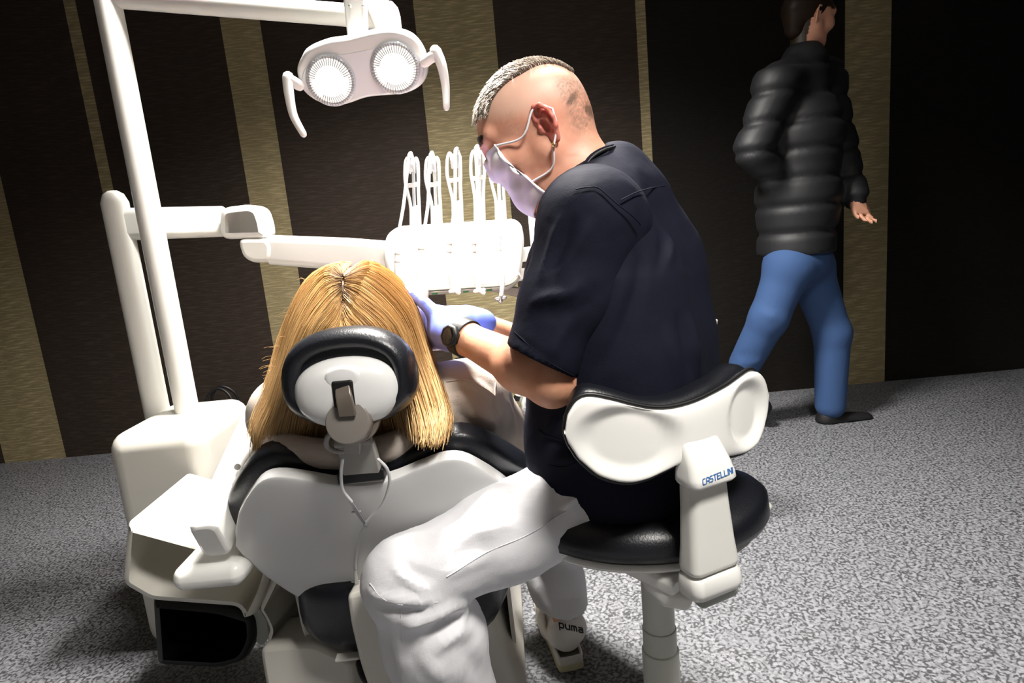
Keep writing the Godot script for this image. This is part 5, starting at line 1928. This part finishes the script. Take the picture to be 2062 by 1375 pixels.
	# --- socks and shoes
	foot(o, ar, Vector3(P(1150, 1350, 1.33).x, 0, -1.33), Vector3(-0.16, 0, -1).normalized(), true)
	var fl := al2
	fl.y = 0
	foot(o, al2 + Vector3(0, -0.02, 0), fl + Vector3(0.03, 0, 0.03), Vector3(-0.75, 0, -0.55).normalized(), false)
	settle(o, Vector3(0.2, 0, -1.05))

func face_mask(o: Node3D, x: Transform3D, head: Array) -> void:
	# pleated sheet bent round nose, mouth and chin
	var mb := MB.new()
	var rows := []
	var NU := 44
	var NV := 36
	var shape := func(u: float, v: float) -> Vector3:
		# u -1..1 from right cheek to left cheek, v 0..1 from nose bridge to under the chin
		var au := absf(u)
		var mid_u: float = lut([[0.0, 0.006], [0.25, -0.022], [0.5, -0.055], [0.75, -0.086], [1.0, -0.109]], v)
		var edge_u: float = lut([[0.0, 0.014], [0.5, -0.032], [0.75, -0.060], [1.0, -0.099]], v)
		var yy := lerpf(mid_u, edge_u, smoothstep(0.1, 1.0, au))
		var bulge: float = lut([[0.0, 0.100], [0.12, 0.105], [0.25, 0.104], [0.5, 0.096], [0.75, 0.088], [0.9, 0.080], [1.0, 0.062]], v)
		var edge_f: float = lut([[0.0, 0.074], [0.5, 0.068], [0.75, 0.054], [1.0, 0.030]], v)
		var f := lerpf(bulge, edge_f, pow(au, 1.8))
		var wd: float = lut([[0.0, 0.060], [0.3, 0.064], [0.6, 0.064], [0.85, 0.063], [1.0, 0.060]], v)
		var z := signf(u) * wd * pow(au, 0.72)
		return x * Vector3(f, yy, z)
	# lay the sheet on the face: never inside it, close to it at the edges, pleated between
	var base := []
	var nors := []
	for i in NU + 1:
		var u := lerpf(-1, 1, float(i) / NU)
		var row := PackedVector3Array()
		var nr := PackedVector3Array()
		for j in NV + 1:
			var v := float(j) / NV
			var p: Vector3 = shape.call(u, v)
			var n := x.basis.x
			for k in 3:
				var d := sd(head, p)
				n = Vector3(sd(head, p + Vector3(0.002, 0, 0)) - d, sd(head, p + Vector3(0, 0.002, 0)) - d, sd(head, p + Vector3(0, 0, 0.002)) - d).normalized()
				var want := 0.0032 + 0.002 * (1.0 - absf(u))
				var pull := maxf(smoothstep(0.55, 0.98, absf(u)), smoothstep(0.12, 0.0, v))
				if d < want: p += n * (want - d)
				elif pull > 0.0: p += n * (want - d) * pull * 0.8
			var au := absf(u)
			var pl := 0.0046 * sin(v * 20.0 + au * 2.5) * smoothstep(0.0, 0.25, v) * smoothstep(0.05, 0.6, au)
			row.append(p + n * (pl + 0.002))
			nr.append(n)
		base.append(row)
		nors.append(nr)
	var pt := func(u: float, v: float, off: float) -> Vector3:
		var i := clampi(roundi((u + 1.0) / 2.0 * NU), 0, NU)
		var j := clampi(roundi(v * NV), 0, NV)
		return base[i][j] + nors[i][j] * off
	for i in NU + 1:
		var u := lerpf(-1, 1, float(i) / NU)
		var r := PackedVector3Array()
		for j in NV + 1: r.append(pt.call(u, float(j) / NV, 0.0012))
		for j in range(NV, -1, -1): r.append(pt.call(u, float(j) / NV, -0.0012))
		rows.append(r)
	mb.grid(rows)
	var m := obj("face_mask", mb, M.mask, o, "white pleated face mask")
	for s in [-1.0, 1.0]:
		mb = MB.new()
		var a: Vector3 = pt.call(s * 0.98, 0.03, 0.0)
		var b: Vector3 = pt.call(s * 0.98, 0.80, 0.0)
		mb.tube(catmull([a, x * Vector3(0.028, 0.002, 0.0765 * s), x * Vector3(-0.004, 0.030, 0.080 * s), x * Vector3(-0.020, 0.034, 0.078 * s), x * Vector3(-0.036, 0.018, 0.080 * s)], 6), 0.0019, 8)
		mb.tube(catmull([b, x * Vector3(0.006, -0.065, 0.070 * s), x * Vector3(-0.012, -0.036, 0.079 * s), x * Vector3(-0.030, -0.010, 0.080 * s), x * Vector3(-0.036, 0.018, 0.080 * s)], 6), 0.0019, 8)
		obj("ear_loop", mb, M.mask, m)
		mb = MB.new()
		var e := []
		for j in 19: e.append(pt.call(s * 0.99, j / 18.0, 0.0005))
		mb.tube(e, 0.0022, 6)
		obj("edge_seam", mb, M.mask, m)

func watch(o: Node3D, w: Vector3, ax: Vector3) -> void:
	var c := w - ax * 0.004
	var u := (Vector3(-0.55, 0.25, 0.8) - ax * ax.dot(Vector3(-0.55, 0.25, 0.8))).normalized()
	var v := ax.cross(u)
	var mb := MB.new()
	var rows := []
	for q in [[0.0315, -0.012], [0.0345, -0.0125], [0.0355, -0.010], [0.0358, 0.0], [0.0355, 0.010], [0.0345, 0.0125], [0.0315, 0.012]]:
		var r := PackedVector3Array()
		for i in 40:
			var a := TAU * i / 40.0
			r.append(c + (u * cos(a) * 0.96 + v * sin(a) * 1.0) * q[0] + ax * q[1])
		rows.append(r)
	mb.grid(rows, true, false, false)
	obj("watch_strap", mb, M.rubber, o, "black watch strap")
	mb = MB.new()
	var oc := []
	for i in 8:
		var a := TAU * (i + 0.5) / 8.0
		oc.append(Vector2(cos(a) * 0.021, sin(a) * 0.021))
	mb.prism(PackedVector2Array(oc), [[0.003, 0.0], [0.0, 0.003], [0.0, 0.009], [0.003, 0.012], [0.006, 0.0125], [0.007, 0.011]], Transform3D(Basis(ax, u.cross(ax), u), c + u * 0.030))
	var wc := obj("watch_case", mb, M.black, o, "black octagonal watch case")
	mb = MB.new()
	mb.lathe([[0.0005, 0.0118], [0.0145, 0.0118], [0.0145, 0.010]], Transform3D(Basis(ax, u, ax.cross(u)), c + u * 0.030), 24)
	obj("watch_glass", mb, mat(Color8(30, 32, 36), 0.08), wc)

func foot(o: Node3D, ankle: Vector3, heel: Vector3, dir: Vector3, lettered: bool) -> void:
	var sd2 := Vector3(-dir.z, 0, dir.x)
	var fx := Transform3D(Basis(sd2, Vector3.UP, -dir), heel)   # x to the right of the foot, z back
	# sock
	var mb := MB.new()
	var hc := fx * Vector3(0, 0.075, -0.035)
	var skp := [cap(ankle, ankle.lerp(hc, 0.6), 0.040, 0.036, 0.02), ell(fx * Vector3(0, 0.07, -0.04), Vector3(0.033, 0.036, 0.042), fx.basis, 0.03), cap(fx * Vector3(0, 0.065, -0.05), fx * Vector3(0, 0.06, -0.17), 0.032, 0.03, 0.03)]
	body(mb, skp, 0.005)
	var sk := obj("sock", mb, M.sock, o, "white ankle sock")
	if lettered: sock_print(sk, skp)
	# clog: sole, insole, upper over the front, side wall
	var ol := PackedVector2Array()
	for q in catmull([Vector2(-0.032, 0.0), Vector2(-0.020, 0.012), Vector2(0.020, 0.012), Vector2(0.032, 0.0), Vector2(0.034, -0.06), Vector2(0.038, -0.13), Vector2(0.047, -0.19), Vector2(0.040, -0.245), Vector2(0.012, -0.268), Vector2(-0.022, -0.258), Vector2(-0.040, -0.215), Vector2(-0.042, -0.16), Vector2(-0.034, -0.08)], 4, true): ol.append(Vector2(q.x, -q.y))
	var up := Transform3D(Basis(fx.basis.x, -fx.basis.z, fx.basis.y), fx.origin)
	mb = MB.new()
	mb.prism(ol, [[0.004, 0.0], [0.0, 0.004], [0.0, 0.018], [0.0025, 0.020]], up)
	obj("shoe_sole", mb, M.sole, o, "yellowish shoe sole")
	mb = MB.new()
	mb.prism(ol, [[0.002, 0.019], [0.0, 0.022], [0.0005, 0.038], [0.004, 0.041], [0.008, 0.038]], up)
	obj("shoe_rim", mb, M.shoe, o)
	mb = MB.new()
	mb.prism(ol, [[0.006, 0.034], [0.006, 0.0405]], up)
	obj("insole", mb, M.insole, o, "blue insole")
	mb = MB.new()
	var post := func(p: Vector3, d: float) -> float:
		var l := fx.affine_inverse() * p
		d = maxf(d, 0.03 - l.y)
		return maxf(d, -(sd([cap(fx * Vector3(0, 0.075, 0.05), fx * Vector3(0, 0.09, -0.10), 0.036, 0.04, 0.02)], p)))
	body(mb, [cap(fx * Vector3(-0.002, 0.05, -0.10), fx * Vector3(0.002, 0.045, -0.215), 0.050, 0.045, 0.03), cap(fx * Vector3(-0.032, 0.05, -0.03), fx * Vector3(-0.034, 0.085, -0.09), 0.010, 0.022, 0.02), cap(fx * Vector3(0.028, 0.045, -0.06), fx * Vector3(0.024, 0.06, -0.12), 0.010, 0.028, 0.02)], 0.006, post)
	obj("shoe_upper", mb, M.shoe, o, "white clog upper")

# dark letters round the back of the sock
func sock_print(parent: Node, prims: Array) -> void:
	var G := {
		"p": [[[0, -0.35], [0, 0.7]], [[0, 0.7], [0.8, 0.7], [1, 0.5], [1, 0.2], [0.8, 0], [0, 0]]],
		"u": [[[0, 0.7], [0, 0.2], [0.2, 0], [1, 0]], [[1, 0.7], [1, 0]]],
		"m": [[[0, 0], [0, 0.7], [1.0, 0.7], [1.2, 0.5], [1.2, 0]], [[0.6, 0.7], [0.6, 0]]],
		"a": [[[0.1, 0.7], [0.9, 0.7], [1, 0.55], [1, 0], [0.15, 0], [0, 0.2], [0.15, 0.38], [1, 0.38]]],
	}
	var mb := MB.new()
	var x := 0.0
	for ch in "puma":
		for stq in G[ch]:
			for i in stq.size() - 1:
				var pts := []
				for k in 3:
					var f := k / 2.0
					var sx: float = x + lerpf(stq[i][0], stq[i + 1][0], f)
					var sy: float = lerpf(stq[i][1], stq[i + 1][1], f)
					pts.append(hit(prims, 1127.0 + sx * 8.2 - sy * 1.5, 1263.0 + sx * 1.9 - sy * 13.0, 1.1))
				mb.tube(pts, 0.0017, 5)
		x += (1.2 if ch == "m" else 1.0) + 0.5
	obj("sock_lettering", mb, M.black, parent, "dark lettering knitted into the sock")

# ---------------------------------------------------------------- person walking past
func passerby() -> void:
	var o := thing("person", "person in dark padded jacket and blue jeans walking past the dark wall", "person")
	var D := 2.8
	var pel := P(1606, 520, D)
	var che := P(1608, 270, D)
	var nk := P(1618, 118, D)
	var hx := head_frame(P(1628, 42, D), Vector3(0.95, -0.12, -0.25), Vector3(0.1, 1, 0))
	var paint := func(p: Vector3, n: Vector3) -> Color:
		var l := hx.affine_inverse() * p
		if l.y > 0.04 - l.x * 0.1 and l.x < 0.075 or l.x < -0.035: return lin(44, 34, 28)
		return lin(206, 152, 126)
	var mb := MB.new()
	var hp := head_prims(hx)
	hp.append(cap(hx * Vector3(-0.02, -0.03, 0), nk, 0.05, 0.055, 0.03))
	body(mb, hp, 0.006, null, paint)
	for s in [-1.0, 1.0]: body(mb, ear_prims(hx, s), 0.003, null, paint)
	var sl := P(1562, 172, D - 0.12)
	var el := P(1518, 300, D - 0.14)
	var wl := P(1576, 388, D - 0.07)
	var sr := P(1660, 160, D + 0.12)
	var er := P(1690, 300, D + 0.1)
	var wr := P(1722, 395, D - 0.02)
	var hl := P(1590, 535, D - 0.06)
	var kl := P(1548, 640, D - 0.06)
	var al := P(1500, 732, D + 0.02)
	var hr := P(1628, 535, D + 0.06)
	var kr := P(1676, 670, D + 0.04)
	var ar := P(1672, 815, D + 0.04)
	var core := [cap(nk, che, 0.06, 0.11, 0.04), cap(che, pel, 0.11, 0.11, 0.04), cap(hl, kl, 0.07, 0.052, 0.03), cap(kl, al, 0.05, 0.036, 0.02), cap(hr, kr, 0.07, 0.052, 0.03), cap(kr, ar, 0.05, 0.036, 0.02), cap(nk, sl, 0.05, 0.05, 0.03), cap(nk, sr, 0.05, 0.05, 0.03), cap(sl, el, 0.045, 0.04, 0.02), cap(sr, er, 0.045, 0.04, 0.02), cap(el, wl, 0.038, 0.028, 0.02), cap(er, wr, 0.038, 0.028, 0.02)]
	core.append_array(hand_prims(wr, wr - er, Vector3(0.8, 0, -0.2), 0.45, 1.0, 1.0))
	core.append_array(hand_prims(wl, Vector3(0.6, -0.8, -0.15), Vector3(0.4, 0.4, -0.3), 0.45, 0.85, -1.0))
	body(mb, core, 0.013, null, func(p: Vector3, n: Vector3) -> Color: return lin(206, 152, 126))
	obj("body", mb, M.skin, o)
	eyes_for(o, hx)
	mb = MB.new()
	body(mb, [ell(hx * Vector3(-0.016, 0.052, 0), Vector3(0.104, 0.088, 0.083), hx.basis, 0.02), ell(hx * Vector3(0.085, 0.0, 0), Vector3(0.07, 0.07, 0.09), hx.basis, 0.03, -1), cap(hx * Vector3(-0.07, 0.02, 0), hx * Vector3(-0.065, -0.04, 0), 0.05, 0.04, 0.03)], 0.007, null, func(p: Vector3, n: Vector3) -> Color: return lin(40, 31, 26))
	obj("hair", mb, M.hair, o)
	# padded jacket, quilted in level bands
	mb = MB.new()
	var jk := [cap(nk + Vector3(0, -0.04, 0), che, 0.085, 0.175, 0.06), cap(che, P(1606, 400, D), 0.175, 0.165, 0.06), cap(P(1606, 400, D), P(1602, 500, D), 0.165, 0.165, 0.06), cap(nk + Vector3(0, -0.05, 0), sl, 0.08, 0.09, 0.05), cap(nk + Vector3(0, -0.05, 0), sr, 0.08, 0.09, 0.05), cap(sl, el, 0.088, 0.078, 0.03), cap(el, wl, 0.076, 0.058, 0.03), cap(sr, er, 0.088, 0.078, 0.03), cap(er, wr, 0.076, 0.058, 0.03), cap(nk + Vector3(0, 0.0, 0), nk + Vector3(0, -0.05, 0), 0.08, 0.09, 0.03)]
	var hemy := P(1600, 512, D).y
	body(mb, jk, 0.012, func(p: Vector3, d: float) -> float: return maxf(d, hemy - p.y), null, func(p: Vector3, n: Vector3) -> float: return -0.012 * pow(absf(cos(p.y * PI / 0.115)), 10.0))
	obj("padded_jacket", mb, M.jacket, o)
	mb = MB.new()
	var jf := [fold_of([kl + Vector3(-0.08, 0.05, 0.05), kl + Vector3(-0.02, 0.02, 0.08), kl + Vector3(0.06, -0.03, 0.06)], 0.010, 0.02), fold_of([al + Vector3(-0.06, 0.04, 0.05), al + Vector3(0.02, 0.08, 0.07), al + Vector3(0.09, 0.11, 0.05)], -0.014, 0.02), fold_of([al + Vector3(-0.06, 0.01, 0.05), al + Vector3(0.02, 0.03, 0.07), al + Vector3(0.08, 0.06, 0.05)], 0.012, 0.02)]
	body(mb, [cap(pel, hl, 0.13, 0.11, 0.05), cap(pel, hr, 0.13, 0.11, 0.05), cap(hl, kl, 0.10, 0.082, 0.03), cap(kl, al, 0.082, 0.072, 0.03), cap(hr, kr, 0.10, 0.08, 0.03), cap(kr, ar, 0.08, 0.068, 0.03)], 0.010, null, null, func(p: Vector3, n: Vector3) -> float: return creases(jf, p))
	obj("jeans", mb, M.jeans, o)
	for q in [[al, Vector3(0.5, -0.85, 0), 0.24], [ar, Vector3(0.97, -0.08, 0), 0.24]]:
		mb = MB.new()
		var a: Vector3 = q[0]
		var d: Vector3 = q[1].normalized()
		var hl2 := a + Vector3(0, -0.075, 0) - d * 0.02
		body(mb, [cap(a, hl2, 0.045, 0.04, 0.03), cap(hl2, hl2 + d * 0.19, 0.042, 0.036, 0.03)], 0.009, func(p: Vector3, e: float) -> float: return maxf(e, 0.002 - p.y))
		obj("shoe", mb, M.rubber, o)
	settle(o, Vector3(pel.x, 0, -D))
